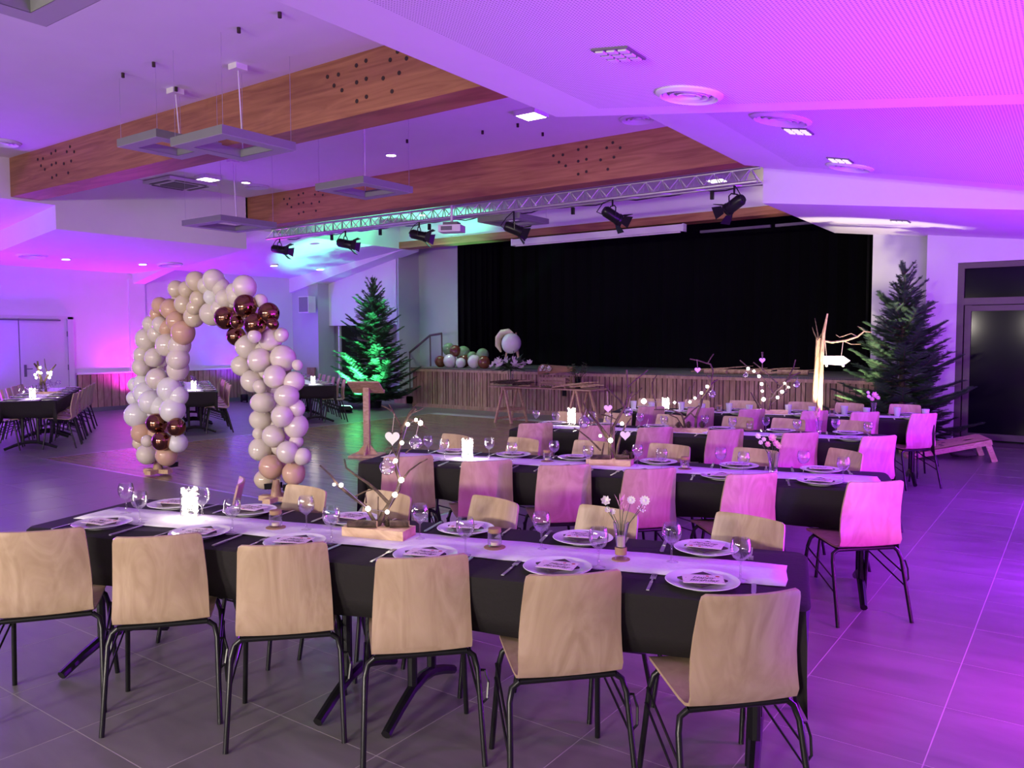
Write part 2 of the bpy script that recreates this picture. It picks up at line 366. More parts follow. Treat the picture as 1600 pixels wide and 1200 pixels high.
# ---- glulam beams with clusters of dowel heads
def beam(y0, y1, z0, z1, x0, x1, clusters, label):
    o = struct(MB().box(((x0+x1)/2, (y0+y1)/2, (z0+z1)/2), (x1-x0, y1-y0, z1-z0)).build('wooden_beam', 'glulam'), label)
    for cx, pts in clusters:
        mb = MB()
        for dx, dz in pts:
            c = Vector((cx+dx, y0, (z0+z1)/2+dz)); n = 10
            vs = [c+Vector((0.022*math.cos(2*PI*j/n), e, 0.022*math.sin(2*PI*j/n))) for e in (-0.006, 0.004) for j in range(n)]
            mb.add(vs, [tuple(range(n)), tuple(range(2*n-1, n-1, -1))] + [(j, n+j, n+(j+1) % n, (j+1) % n) for j in range(n)])
        mb.build('dowel_cluster', 'dark_hole', o)
    return o
cl = [(-0.62, 0.16), (-0.52, 0.05), (-0.45, 0.15), (-0.40, -0.02), (-0.18, 0.19), (-0.04, 0.21), (-0.18, 0.02), (-0.04, 0.03), (-0.18, -0.17), (-0.04, -0.15), (0.20, -0.01), (0.30, 0.15), (0.32, -0.16), (0.42, 0.0), (0.40, 0.21), (0.52, 0.12)]
beam(5.87, 6.30, 3.98, ZC, XLF-0.2, XRF+0.3, ((-12.6, cl), (-6.0, cl)), 'orange-brown glulam beam nearest the camera below the ceiling')
beam(10.37, 10.72, 3.98, ZC, XLF-0.2, XRF+0.35, ((-12.4, cl), (-6.05, cl)), 'orange-brown glulam beam above the lighting truss')
beam(14.86, 15.25, 3.955, 4.115, XLF-0.6, XRF+0.5, (), 'slim glulam beam along the top of the stage opening')
struct(MB().box(((XLF+XRF)/2, 15.1, 4.37), (XRF-XLF+0.4, 0.42, 0.51)).build('trim_1', 'plaster'), 'white plaster fascia above the stage opening')

# ---- walls
WT = 0.2
wl = struct(MB().box((XL-WT/2, 4.6, 1.85), (WT, 22, 3.7)).build('wall_left', 'plaster'), 'white left wall with wooden wainscot')
struct(MB().box((XR+WT/2, 4.3, 1.85), (WT, 21, 3.7)).build('wall_right', 'plaster'))
struct(MB().box(((XL+XR)/2, -6.1, 2.4), (XR-XL+0.4, WT, 4.8)).build('wall_back', 'plaster'))
# wainscot slats (vertical boards of uneven width) on the left wall
def slats(parent, p0, p1, z0, z1, seed, wmin, wmax, gap=0.018, mat='slat_wood'):
    r_ = random.Random(seed); p0, p1 = Vector(p0), Vector(p1); L = (p1-p0).length; d = (p1-p0)/L; nrm = Vector((d.y, -d.x, 0)); s = 0; meshes = {}
    while s < L-0.03:
        wq = round(r_.choice((wmin, (wmin+wmax)/2, wmax)), 3); t = r_.choice((0.018, 0.026, 0.034))
        if s+wq > L: wq = round(L-s, 3)
        if (wq, t) not in meshes: meshes[(wq, t)] = MB().box((0, 0, (z0+z1)/2), (wq-gap, t, z1-z0)).mesh('slat', mat)
        c = p0+d*(s+wq/2)+nrm*(t/2+0.004)
        link('slat', meshes[(wq, t)], parent, (c.x, c.y, 0), math.atan2(d.y, d.x)); s += wq
MB().box((XL+0.002, 11.98, 0.48), (0.006, 6.04, 0.80)).build('backing_board', 'frame_dark', wl)
slats(wl, (XL+0.004, 8.97, 0), (XL+0.004, 15.0, 0), 0.10, 0.86, 3, 0.10, 0.19)
MB().box((XL+0.03, 11.98, 0.885), (0.07, 6.06, 0.03)).build('wainscot_cap', 'plaster', wl)
MB().box((XL+0.02, 11.98, 0.05), (0.045, 6.06, 0.10)).build('baseboard', 'vent_dark', wl)
MB().box((XL+0.03, 10.42, 2.0), (0.06, 0.40, 2.25)).build('pilaster', 'plaster', wl)
# white double door in the left wall
d1 = struct(thing('door_1', 'white double door in the left wall', 'door', (XL, 7.76, 0))); del d1['category']
for y0, y1 in ((-1.03, -0.012), (0.012, 1.0)): leaf = MB().box((0.035, (y0+y1)/2, 1.07), (0.04, y1-y0, 2.12)).build('door_leaf', 'door_white', d1)
fr = MB()
for y in (-1.09, 1.07): fr.box((0.03, y, 1.09), (0.09, 0.12, 2.18))
fr.box((0.03, 0, 2.165), (0.09, 2.28, 0.07)); fr.build('door_frame', 'door_white', d1)
MB().box((0.07, 0.0, 2.10), (0.05, 1.7, 0.03)).build('door_closer', 'vent_dark', d1)
hd = MB().box((0.062, 0.10, 1.0), (0.012, 0.05, 0.26)); hd.tube(((0.07, 0.10, 1.04), (0.12, 0.10, 1.04), (0.125, 0.22, 1.04)), 0.011); hd.build('door_handle', 'vent_dark', leaf)
for z in (0.3, 1.05, 1.8): MB().tube(((0.06, 1.0, z-0.06), (0.06, 1.0, z+0.06)), 0.012).build('hinge', 'vent_dark', leaf)

# front wall, left of the stage
YW = 15.5
wfl = struct(MB().box(((-17.83-14.9)/2, YW+0.1, 3.05), (2.93, 0.2, 2.0)).build('wall_front_left', 'plaster'), 'white upper wall beside the stage above a wide opening')
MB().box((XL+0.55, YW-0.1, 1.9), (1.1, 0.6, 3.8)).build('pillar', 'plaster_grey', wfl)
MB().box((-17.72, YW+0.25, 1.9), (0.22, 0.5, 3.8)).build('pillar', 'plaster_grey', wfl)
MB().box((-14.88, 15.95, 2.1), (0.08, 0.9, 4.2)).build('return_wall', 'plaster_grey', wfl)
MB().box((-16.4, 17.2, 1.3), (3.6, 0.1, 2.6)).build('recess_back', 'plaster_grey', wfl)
MB().box((-17.28, YW+0.12, 1.02), (0.05, 0.06, 2.04)).build('opening_post', 'white_paint', wfl)
MB().box((-17.76, 14.985, 0.44), (0.32, 0.05, 0.86)).build('pillar_panel', 'slat_wood', wfl)
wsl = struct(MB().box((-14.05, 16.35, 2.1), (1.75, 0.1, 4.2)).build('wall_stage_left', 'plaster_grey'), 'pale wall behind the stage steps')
# stair handrail to the stage
hr = thing('handrail', 'dark metal stair handrail rising to the stage beside the fir tree', 'handrail', (-14.6, 15.9, 0))
a, b_, c_ = at(640, 551, Y=15.9), at(672, 524, Y=15.9), at(690, 521, Y=15.9)
MB().tube([local(hr, a), local(hr, b_), local(hr, c_)], 0.03, 8).build('rail', 'frame_dark', hr, smooth=True)
mb = MB(); mb.tube([local(hr, (b_.x, b_.y+0.02, 0)), local(hr, b_)], 0.02, 6); mb.tube([local(hr, (c_.x, c_.y+0.02, 0.9)), local(hr, c_)], 0.02, 6); mb.tube([local(hr, (a.x, a.y, 0)), local(hr, a)], 0.02, 6)
mb.build('post', 'frame_dark', hr)
st = MB()
for k in range(5): st.box((-14.55+k*0.27+0.6, 15.55, 0.0975*(k+1)), (1.35-k*0.27+0.1-0.05*k, 0.85, 0.195*(k+1)))
struct(st.build('stage_steps', 'slat_wood'), 'wooden steps up to the stage behind the fir tree')

# ---- stage
SX0, SX1, SY, SZ = -13.55, -2.55, 14.6, 0.97
stage = struct(MB().box(((SX0+SX1)/2, SY+0.06+2.2, SZ/2-0.02), (SX1-SX0, 4.4, SZ-0.04)).build('stage', 'frame_dark'), 'raised stage with vertical wooden slat front')
MB().box(((SX0+SX1)/2, SY+2.2, SZ-0.015), (SX1-SX0, 4.5, 0.03)).build('stage_deck', 'vent_dark', stage)
MB().box(((SX0+SX1)/2, SY-0.005, SZ-0.045), (SX1-SX0, 0.09, 0.09)).build('stage_edge', 'slat_wood', stage)
slats(stage, (SX0, SY+0.05, 0), (SX1, SY+0.05, 0), 0.09, SZ-0.09, 5, 0.075, 0.125)
MB().box(((SX0+SX1)/2, SY+0.03, 0.045), (SX1-SX0, 0.06, 0.09)).build('baseboard', 'slat_wood', stage)
MB().box((at(882, 620, Y=SY).x, SY-0.01, 0.52), (0.09, 0.03, 0.17)).build('socket_panel', 'black_metal', stage)
for x0, x1 in ((-6.35, -4.95), (-4.85, -3.5)): MB().box(((x0+x1)/2, 15.32, 3.80), (x1-x0, 0.06, 0.05)).build('curtain_track', 'vent_dark', stage)
# black drapes: back cloth, two side legs, ceiling border
def drape(name, p0, p1, z0, z1, n, amp, label, cat):
    p0, p1 = Vector(p0), Vector(p1); d = (p1-p0); nr = Vector((-d.y, d.x, 0)).normalized(); vs = []; fs = []
    for i in range(n+1):
        p = p0+d*(i/n)+nr*(amp*math.sin(i*1.57)+amp*0.3*math.sin(i*0.7))
        vs += [(p.x, p.y, z0), (p.x, p.y, z1)]
    q = len(vs); vs += [(x+nr.x*0.01, y+nr.y*0.01, z) for x, y, z in vs]
    for i in range(n):
        fs += [(2*i, 2*i+2, 2*i+3, 2*i+1), (q+2*i+1, q+2*i+3, q+2*i+2, q+2*i)]
    return tag(MB().add(vs, fs).build(name, 'curtain_black'), label, cat)
drape('stage_curtain', (-14.0, 17.6, 0), (-2.2, 17.6, 0), SZ, 4.4, 120, 0.05, 'black backdrop curtain across the rear of the stage', 'curtain')
drape('stage_curtain', (-13.0, 15.75, 0), (-13.0, 17.5, 0), SZ, 4.3, 30, 0.05, 'black side curtain at the left of the stage beside the green-lit wall', 'curtain')
drape('stage_curtain', (-3.15, 15.2, 0), (-2.9, 17.4, 0), SZ, 4.3, 30, 0.05, 'black side curtain at the right of the stage behind the log signpost', 'curtain')
struct(MB().box((-8.2, 17.0, 4.55), (12.8, 3.4, 0.1)).build('trim_2', 'curtain_black'), 'black ceiling over the stage')
struct(MB().box((-2.2, 17.2, 2.3), (0.1, 3.6, 4.6)).build('wall_stage_right', 'curtain_black'))
struct(MB().box((-13.25, 17.1, 2.3), (0.1, 1.4, 4.6)).build('wall_stage_side', 'curtain_black'))
MB().box((-8.2, 18.95, 2.3), (12.8, 0.1, 4.6)).build('stage_rear', 'curtain_black', stage)

# front wall, right of the stage, with dark glazed door
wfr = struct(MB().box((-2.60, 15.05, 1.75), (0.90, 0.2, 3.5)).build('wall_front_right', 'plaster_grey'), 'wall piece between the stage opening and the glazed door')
MB().box((-1.935, 14.78, 1.75), (0.45, 0.26, 3.5)).build('pier', 'plaster', wfr)
MB().box((-0.45, 14.78, 3.2), (2.52, 0.26, 0.66)).build('lintel', 'plaster', wfr)
d2 = struct(thing('door_2', 'dark glazed door with transom in the front wall', 'door', (-1.715, 14.72, 0))); del d2['category']
mb = MB(); mb.box((0.05, 0, 1.43), (0.10, 0.12, 2.87)); mb.box((2.40, 0, 1.43), (0.10, 0.12, 2.87)); mb.box((1.225, 0, 2.82), (2.25, 0.118, 0.088)); mb.box((1.225, 0, 2.25), (2.25, 0.118, 0.11)); mb.build('door_frame', 'frame_dark', d2)
mb = MB(); mb.box((0.16, 0.01, 1.12), (0.09, 0.08, 2.14)); mb.box((1.16, 0.01, 1.12), (0.09, 0.08, 2.14)); mb.box((0.66, 0.01, 2.14), (0.91, 0.078, 0.088)); mb.box((0.66, 0.01, 0.09), (0.91, 0.078, 0.10)); lf1 = mb.build('door_leaf', 'frame_dark', d2)
mb = MB(); mb.box((1.25, 0.01, 1.12), (0.09, 0.08, 2.14)); mb.box((2.3, 0.01, 1.12), (0.09, 0.08, 2.14)); mb.box((1.775, 0.01, 2.14), (0.96, 0.078, 0.088)); mb.box((1.775, 0.01, 0.09), (0.96, 0.078, 0.10)); lf2 = mb.build('door_leaf', 'frame_dark', d2)
for x, lf in ((0.66, lf1), (1.775, lf2)): MB().box((x, 0.02, 1.12), (0.95, 0.012, 1.97)).build('pane', 'pane_dark', lf)
MB().box((1.2, 0.02, 2.53), (2.3, 0.012, 0.48)).build('pane', 'pane_dark', d2)
tag(MB().box((-0.55, 14.35, 0.008), (2.2, 0.62, 0.014)).build('door_mat', 'bag_fabric'), 'black entrance mat in front of the glazed door', 'door mat')

# ---- ceiling fittings
def vent(px, py, z, r_, label, kx=0.0):
    p = at(px, py, z=z)
    for _ in range(6):
        zz = Z(p.x, kx[0], kx[1], kx[2]) if kx else z; p = at(px, py, z=zz)
    t = thing('ceiling_vent', label, 'vent', (p.x, p.y, p.z-0.004), 0, 'round ceiling vents')
    if kx: t.rotation_euler = (0, math.atan(kx[1])*(-1 if kx[2] else 1), 0)
    MB().lathe([(r_*0.82, 0.01), (r_, 0.01), (r_, -0.012), (r_*0.86, -0.03), (r_*0.80, -0.018), (r_*0.82, 0.01)], 32).build('rim', 'vent_white', t, 40)
    mb = MB()
    for q in (0.66, 0.45, 0.24): mb.lathe([(r_*q, -0.004), (r_*(q+0.12), -0.022), (r_*(q+0.13), -0.018), (r_*(q+0.02), 0.0)], 28)
    mb.lathe([(0.001, -0.014), (r_*0.16, -0.010), (r_*0.16, 0.002), (0.001, 0.002)], 20); mb.build('louvre', 'vent_white', t, 40)
RB1, RB2, RB3 = (3.546, 0.138, False), (3.93, 0.212, False), (3.54, 0.125, False)
LB2, LB3 = (3.54, 0.09, True), (3.95, 0.12, True)
vent(1077, 146, 3.3, 0.23, 'large round ceiling vent in the nearest violet soffit', RB1)
vent(1220, 185, 3.4, 0.27, 'round ceiling vent in the second violet soffit near its front edge', RB2)
vent(1328, 260, 3.4, 0.26, 'round ceiling vent in the second violet soffit near the far step', RB2)
vent(997, 185, ZC, 0.25, 'round ceiling vent in the recess between the two large beams', None)
vent(400, 291, ZC, 0.25, 'round ceiling vent in the recess above the left end of the far beam', None)
vent(50, 399, 3.3, 0.27, 'round ceiling vent in the left soffit above the white double door', LB2)
vent(265, 413, 3.3, 0.27, 'round ceiling vent in the left soffit above the balloon arch', LB2)
vent(3, 222, ZC, 0.25, 'round ceiling vent at the left edge beside the nearest beam', None)
def downlight(px, py, z, kind, label, kx=None, power=0):
    p = at(px, py, z=z)
    if kx:
        for _ in range(6): p = at(px, py, z=Z(p.x, kx[0], kx[1], kx[2]))
    t = thing('downlight', label, 'ceiling light', (p.x, p.y, p.z-0.004), 0, 'recessed downlights')
    if kx: t.rotation_euler = (0, math.atan(kx[1])*(-1 if kx[2] else 1), 0)
    if kind == 'square':
        mb = MB()
        for s_ in (-1, 1): mb.box((s_*0.155, 0, -0.03), (0.02, 0.33, 0.07)); mb.box((0, s_*0.155, -0.03), (0.30, 0.02, 0.07))
        mb.build('housing', 'vent_white', t); MB().box((0, 0, -0.052), (0.29, 0.29, 0.02)).build('diffuser', 'downlight_on', t)
    elif kind == 'round':
        MB().lathe([(0.075, 0.01), (0.10, 0.01), (0.10, -0.012), (0.08, -0.02), (0.075, 0.01)], 24).build('rim', 'vent_white', t, 40)
        MB().lathe([(0.001, -0.01), (0.075, -0.01), (0.075, 0.0), (0.001, 0.0)], 24).build('diffuser', 'downlight_on', t)
    else:
        mb = MB().box((0, 0, -0.006), (0.24, 0.24, 0.012)); mb.build('plate', 'vent_dark', t)
        mb = MB()
        for i in range(3):
            for j in range(3): mb.box((-0.075+0.075*i, -0.075+0.075*j, -0.016), (0.052, 0.052, 0.012))
        mb.build('lens', kind, t)
    if power:
        spot('downlight_beam', p+Vector((0, 0, -0.10)), (0, 0, -1), power, WHITE, R(110), 0.8, 0.12)
downlight(830, 174, ZC, 'square', 'bright square downlight beside the nearest violet soffit', None, 80)
downlight(325, 275, ZC, 'square', 'bright square downlight behind the left end of the nearest beam', None, 70)
downlight(1120, 277, ZC, 'square', 'bright square downlight seen through the right end of the truss', None, 130)
downlight(611, 241, ZC, 'round', 'round lit downlight in the recess between the beams', None, 75)
downlight(384, 284, ZC, 'round', 'small round lit downlight above the left end of the far beam', None, 60)
downlight(103, 404, 3.3, 'round', 'round lit downlight in the left soffit above the double door', LB2, 5)
downlight(223, 412, 3.3, 'round', 'round lit downlight in the left soffit left of the balloon arch', LB2, 5)
downlight(428, 414, 3.4, 'round', 'round lit downlight in the left soffit above the balloon arch crown', LB3, 5)
downlight(500, 420, 3.4, 'round', 'round lit downlight in the green-washed soffit above the fir tree', LB3, 5)
downlight(660, 335, ZC, 'round', 'round lit downlight seen through the truss above the third spotlight', None, 150)
downlight(967, 82, 3.3, 'vent_white', 'unlit nine-cell downlight in the nearest violet soffit', RB1)
downlight(1247, 203, 3.4, 'downlight_dim', 'lit cell downlight behind the vent in the second violet soffit', RB2)
downlight(1313, 249, 3.4, 'downlight_dim', 'lit cell downlight above the far vent of the second violet soffit', RB2)
downlight(1407, 345, 3.3, 'downlight_dim', 'lit cell downlight in the soffit above the right-hand fir tree', RB3)
# cassette air conditioner
p = at(280, 284, z=ZC)
t = thing('ceiling_cassette', 'square white air-conditioning cassette in the ceiling behind the nearest beam', 'air conditioner', (p.x, p.y, ZC-0.02))
MB().box((0, 0, -0.02), (0.95, 0.95, 0.05)).build('panel', 'vent_white', t); MB().box((0, 0, -0.05), (0.48, 0.48, 0.02)).build('grille', 'vent_dark', t)
mb = MB()
for s_ in (-1, 1): mb.box((s_*0.38, 0, -0.048), (0.07, 0.62, 0.012)); mb.box((0, s_*0.38, -0.048), (0.62, 0.07, 0.012))
mb.build('outlet', 'vent_dark', t)
# square frame pendants
def pendant(px, py, z, size, label):
    """px, py = lower near corner of the frame"""
    p = at(px, py, z=z); t = thing('pendant_lamp', label, 'pendant lamp', (p.x-size/2, p.y+size/2, z), 0, 'square frame pendant lamps')
    h = size/2; wd, ht = 0.16, 0.085; mb = MB()
    o_ = [(-h, -h), (h, -h), (h, h), (-h, h)]; i_ = [(-h+wd, -h+wd), (h-wd, -h+wd), (h-wd, h-wd), (-h+wd, h-wd)]
    vs = [(x, y, zz) for zz in (0, ht) for x, y in o_] + [(x, y, zz) for zz in (0, ht) for x, y in i_]; fs = []
    for k in range(4):
        n = (k+1) % 4; fs += [(k, n, 4+n, 4+k), (8+n, 8+k, 12+k, 12+n), (4+k, 4+n, 12+n, 12+k)]
    MB().add(vs, fs).build('frame', 'lamp_body', t)
    vs = [(x, y, 0.004) for x, y in o_] + [(x, y, 0.004) for x, y in i_] + [(x, y, -0.003) for x, y in [(q*0.985, r_*0.985) for q, r_ in o_]] + [(x, y, -0.003) for x, y in i_]; fs = []
    for k in range(4): n = (k+1) % 4; fs += [(8+k, 8+n, 12+n, 12+k), (k, n, 8+n, 8+k)]
    MB().add(vs, fs).build('diffuser', 'lamp_diffuser', t)
    for k, (x, y) in enumerate(o_):
        MB().tube(((x*0.92, y*0.92, ht), (x*0.92, y*0.92, ZC-z)), 0.0025, 5).build('wire', 'steel', t)
    MB().tube(((-h*0.9, h*0.9, ht), (-h*0.7, h*0.7, (ZC-z)*0.6), (-h*0.55, h*0.55, ZC-z-0.02)), 0.007, 6).build('cable', 'vent_white', t)
    MB().box((-h*0.55, h*0.55, ZC-z-0.03), (0.14, 0.14, 0.06)).build('ceiling_rose', 'white_paint', t)
pendant(244, 213, 3.84, 0.80, 'square frame pendant lamp with pink glow below the nearest beam, further left of the pair')
pendant(347, 208, 3.64, 0.88, 'square frame pendant lamp in front of the nearest beam, nearer of the pair')
pendant(568, 285, 3.62, 0.90, 'square frame pendant lamp between the two large beams')
pendant(345, 344, 3.45, 1.02, 'square frame pendant lamp in front of the left end of the far beam')
pendant(812, 340, 3.70, 0.90, 'pale square frame pendant lamp behind the lighting truss')
pendant(-100, -118, 3.66, 0.90, 'square frame pendant lamp cut off by the top left corner')
# ceiling hooks
hk = MB()
for px, py in ((192, 114), (240, 97), (275, 136), (373, 43), (437, 19), (636, 218), (754, 204), (809, 193), (848, 207)):
    p = at(px, py, z=ZC); hk.lathe([(0.001, -0.05), (0.018, -0.05), (0.018, 0.0), (0.001, 0.0)], 8, (p.x, p.y, ZC))
hk.build('ceiling_hook_set', 'dark_hole', ceil)

# ============================================================ TECHNICAL GEAR
TY = 10.98
pa, pb = at(422, 372, Y=TY), at(1187, 288, Y=TY)
zt = at(800, 330, Y=TY).z; tx0, tx1, th = pa.x, pb.x, 0.20
t = thing('lighting_truss', 'long aluminium lighting truss hanging behind the far wooden beam', 'truss', ((tx0+tx1)/2, TY, zt))
L = (tx1-tx0)/2
for y, z in ((-0.1, 0.0), (0.1, 0.0), (0.0, th)): MB().tube(((-L, y, z), (L, y, z)), 0.022, 8).build('chord', 'alu', t, 40)
mb = MB(); n = 40
for i in range(n):
    x0, x1 = -L+2*L*i/n, -L+2*L*(i+1)/n; xm = (x0+x1)/2
    for y in (-0.1, 0.1):
        mb.tube(((x0, y, 0), (xm, 0, th)), 0.009, 5); mb.tube(((xm, 0, th), (x1, y, 0)), 0.009, 5)
    if i % 2 == 0: mb.tube(((x0, -0.1, 0), (x1, 0.1, 0)), 0.009, 5)
mb.build('lattice', 'alu', t)
for i in range(9): x = -L+2*L*(i+0.5)/9; MB().tube(((x, 0, th), (x, 0, ZC-zt)), 0.006, 5).build('suspension', 'steel', t)
mb = MB(); rr = random.Random(3); pts = []
for i in range(61):
    x = -L+2*L*i/60; pts.append((x, 0.12, -0.015+0.03*math.sin(i*1.3)*math.sin(i*0.37)))
mb.tube(pts, 0.010, 5); mb.build('cable', 'black_metal', t)
for px in (512, 588, 665, 890, 1108): x = at(px, 340, Y=TY).x-(tx0+tx1)/2; MB().box((x, 0.1, -0.09), (0.045, 0.045, 0.11)).build('socket_box', 'black_metal', t)

def spotlight(px, py, az, tilt, label):
    p = at(px, py, Y=TY); drop = zt-p.z
    t = thing('stage_spotlight', label, 'spotlight', (p.x, TY, p.z), az, 'stage spotlights on the truss')
    rt = Matrix.Rotation(tilt, 3, 'X'); n = 14
    def cyl(prof, name, mat, par=None):
        q = MB().lathe(prof, n); q.v = [tuple(rt @ Vector((x, z, y))) for x, y, z in q.v]; return q.build(name, mat, par or t, 40)
    body = cyl([(0.001, -0.17), (0.06, -0.17), (0.085, -0.13), (0.085, 0.10), (0.095, 0.10), (0.095, 0.14), (0.001, 0.14)], 'body', 'black_metal')
    cyl([(0.001, 0.145), (0.08, 0.145), (0.08, 0.142), (0.001, 0.142)], 'lens', 'pane_dark', body)
    for k in range(4):
        a = k*PI/2; c = Vector((math.cos(a)*0.13, 0.19, math.sin(a)*0.13))
        q = MB(); e = Vector((-math.sin(a), 0, math.cos(a))); o0 = Vector((math.cos(a)*0.09, 0.14, math.sin(a)*0.09)); o1 = Vector((math.cos(a)*0.16, 0.25, math.sin(a)*0.16)); nn = e.cross(o1-o0).normalized()*0.004
        vs = [o0-e*0.06, o0+e*0.06, o1+e*0.10, o1-e*0.10]; vs = [v+nn for v in vs]+[v-nn for v in vs]
        q.add([rt @ v for v in vs], [(0,1,2,3),(7,6,5,4),(0,4,5,1),(1,5,6,2),(2,6,7,3),(3,7,4,0)]); q.build('barn_door', 'black_metal', body)
    MB().tube(((-0.10, 0, -0.01), (-0.11, 0, 0.11), (-0.06, 0, 0.15), (0.06, 0, 0.15), (0.11, 0, 0.11), (0.10, 0, -0.01)), 0.010, 6).build('yoke', 'black_metal', t, 40)
    MB().tube(((0, 0, 0.14), (0, 0, drop+0.03)), 0.016, 6).build('clamp', 'black_metal', t)
    MB().tube(((0.02, -0.15, 0.0), (-0.1, -0.22, 0.06), (-0.09, -0.12, 0.2), (0.0, 0.0, drop)), 0.008, 5).build('lead', 'black_metal', t, 40)
for k, (px, py, az, ti) in enumerate(((437, 390, R(-60), R(-10)), (540, 381, R(-60), R(-12)), (655, 368, R(-62), R(-14)), (803, 358, R(-50), R(-22)), (957, 337, R(-35), R(-28)), (1147, 320, R(70), R(-25)))):
    spotlight(px, py, az, ti, 'black stage spotlight with barn doors, %s from the left on the truss' % ORD[k])
# projector on pole
p = at(706, 358, Y=10.75)
t = thing('projector', 'white ceiling projector on a pole below the far beam', 'projector', (p.x, 10.75, p.z), R(22))
MB().box((0, 0, 0), (0.40, 0.30, 0.12)).build('body', 'white_paint', t)
MB().box((-0.201, 0.0, 0.0), (0.006, 0.2, 0.08)).build('vent_grille', 'vent_dark', t); MB().box((-0.05, -0.152, 0.0), (0.2, 0.006, 0.07)).build('vent_grille', 'vent_dark', t)
q = MB().lathe([(0.001, 0), (0.05, 0), (0.05, 0.03), (0.001, 0.03)], 16); q.v = [(x+0.12, z+0.15, y) for x, y, z in q.v]; q.build('lens', 'pane_dark', t)
MB().box((0, 0, 0.09), (0.26, 0.2, 0.05)).build('bracket', 'vent_dark', t)
MB().tube(((0, 0, 0.1), (0, 0, 3.98-p.z)), 0.022, 8).build('pole', 'white_paint', t)
# projection screen case
a, b_ = at(803, 381, Y=14.78), at(1068, 360, Y=14.78)
t = thing('projection_screen', 'rolled-up white projection screen case above the stage', 'projection screen', ((a.x+b_.x)/2, 14.78, (a.z+b_.z)/2+0.02))
h = (b_.x-a.x)/2
MB().box((0, 0, 0.02), (2*h, 0.13, 0.13)).build('case', 'white_paint', t); MB().box((0, -0.01, -0.06), (2*h-0.12, 0.03, 0.025)).build('slat_bar', 'white_paint', t)
for s_ in (-1, 1): MB().box((s_*(h+0.015), 0, 0.02), (0.03, 0.15, 0.15)).build('end_cap', 'vent_white', t)
# wall loudspeaker
p = at(478, 476, Y=14.82)
t = thing('wall_speaker', 'white loudspeaker high on the pillar left of the fir tree', 'loudspeaker', (p.x, 14.86, p.z))
MB().box((0, 0, 0), (0.42, 0.26, 0.46)).build('cabinet', 'white_paint', t); MB().box((0, -0.134, 0), (0.37, 0.012, 0.41)).build('grille', 'lamp_body', t)
MB().box((-0.24, 0.05, 0.02), (0.05, 0.12, 0.2)).build('bracket', 'black_metal', t); MB().box((0, 0.19, 0), (0.1, 0.14, 0.1)).build('bracket', 'black_metal', t)

# LED washers and floods that stand on the floor
def washer(x, y, az, label, mat):
    t = thing('led_washer', label, 'led light', (x, y, 0), az, 'LED floor lights')
    mb = MB().lathe([(0.085, 0.05), (0.10, 0.07), (0.10, 0.20), (0.092, 0.21), (0.088, 0.20)], 16); mb.build('housing', 'black_metal', t, 40)
    MB().lathe([(0.001, 0.19), (0.088, 0.19), (0.088, 0.186), (0.001, 0.186)], 16).build('lens', mat, t)
    mb = MB(); mb.box((0.12, 0, 0.08), (0.012, 0.05, 0.16)); mb.box((-0.12, 0, 0.08), (0.012, 0.05, 0.16)); mb.box((0, 0, 0.006), (0.252, 0.05, 0.012)); mb.build('bracket', 'black_metal', t)
emit('lens_pink', (1, 0.1, 1), 5); emit('lens_violet', (0.35, 0.08, 1), 5); emit('lens_green', (0.2, 1, 0.5), 14); emit('lens_warm', (1, 0.85, 0.6), 14)
for x, y, p_, c, d_, l in WASHERS: washer(x, y, 0, l, 'lens_violet' if c == VIOLET else 'lens_pink')
for x, y, p_, c, sg, l in ADDED_TUBES:
    t = thing('added_led_tube', l, 'led light', (x, y, 0), 0, 'added upright LED tubes')
    MB().lathe([(0.001, 0), (0.09, 0), (0.09, 0.02), (0.001, 0.02)], 16).build('foot', 'black_metal', t, 40)
    MB().tube(((0, 0, 0.02), (0, 0, 1.45)), 0.02, 8).build('pole', 'black_metal', t, 40)
    MB().tube(((sg*0.03, 0, 0.2), (sg*0.03, 0, 1.4)), 0.011, 8).build('tube', 'lens_pink', t, 40)
def flood(x, y, az, label, mat):
    t = thing('led_flood', label, 'led light', (x, y, 0), az)
    MB().box((0, 0, 0.085), (0.30, 0.12, 0.10), (R(-35), 0, 0)).build('housing', 'black_metal', t)
    MB().box((0, 0.036, 0.134), (0.27, 0.09, 0.012), (R(-35), 0, 0)).build('lens', mat, t)
    mb = MB(); mb.box((0, 0, 0.006), (0.32, 0.14, 0.012)); mb.box((0.16, 0, 0.05), (0.01, 0.05, 0.09)); mb.box((-0.16, 0, 0.05), (0.01, 0.05, 0.09)); mb.build('bracket', 'black_metal', t)
flood(-13.62, 12.45, R(15), 'green LED floodlight bar on the floor in front of the left fir tree', 'lens_green')
flood(-3.15, 12.15, R(-15), 'warm white LED floodlight on the floor below the arrow sign', 'lens_warm')

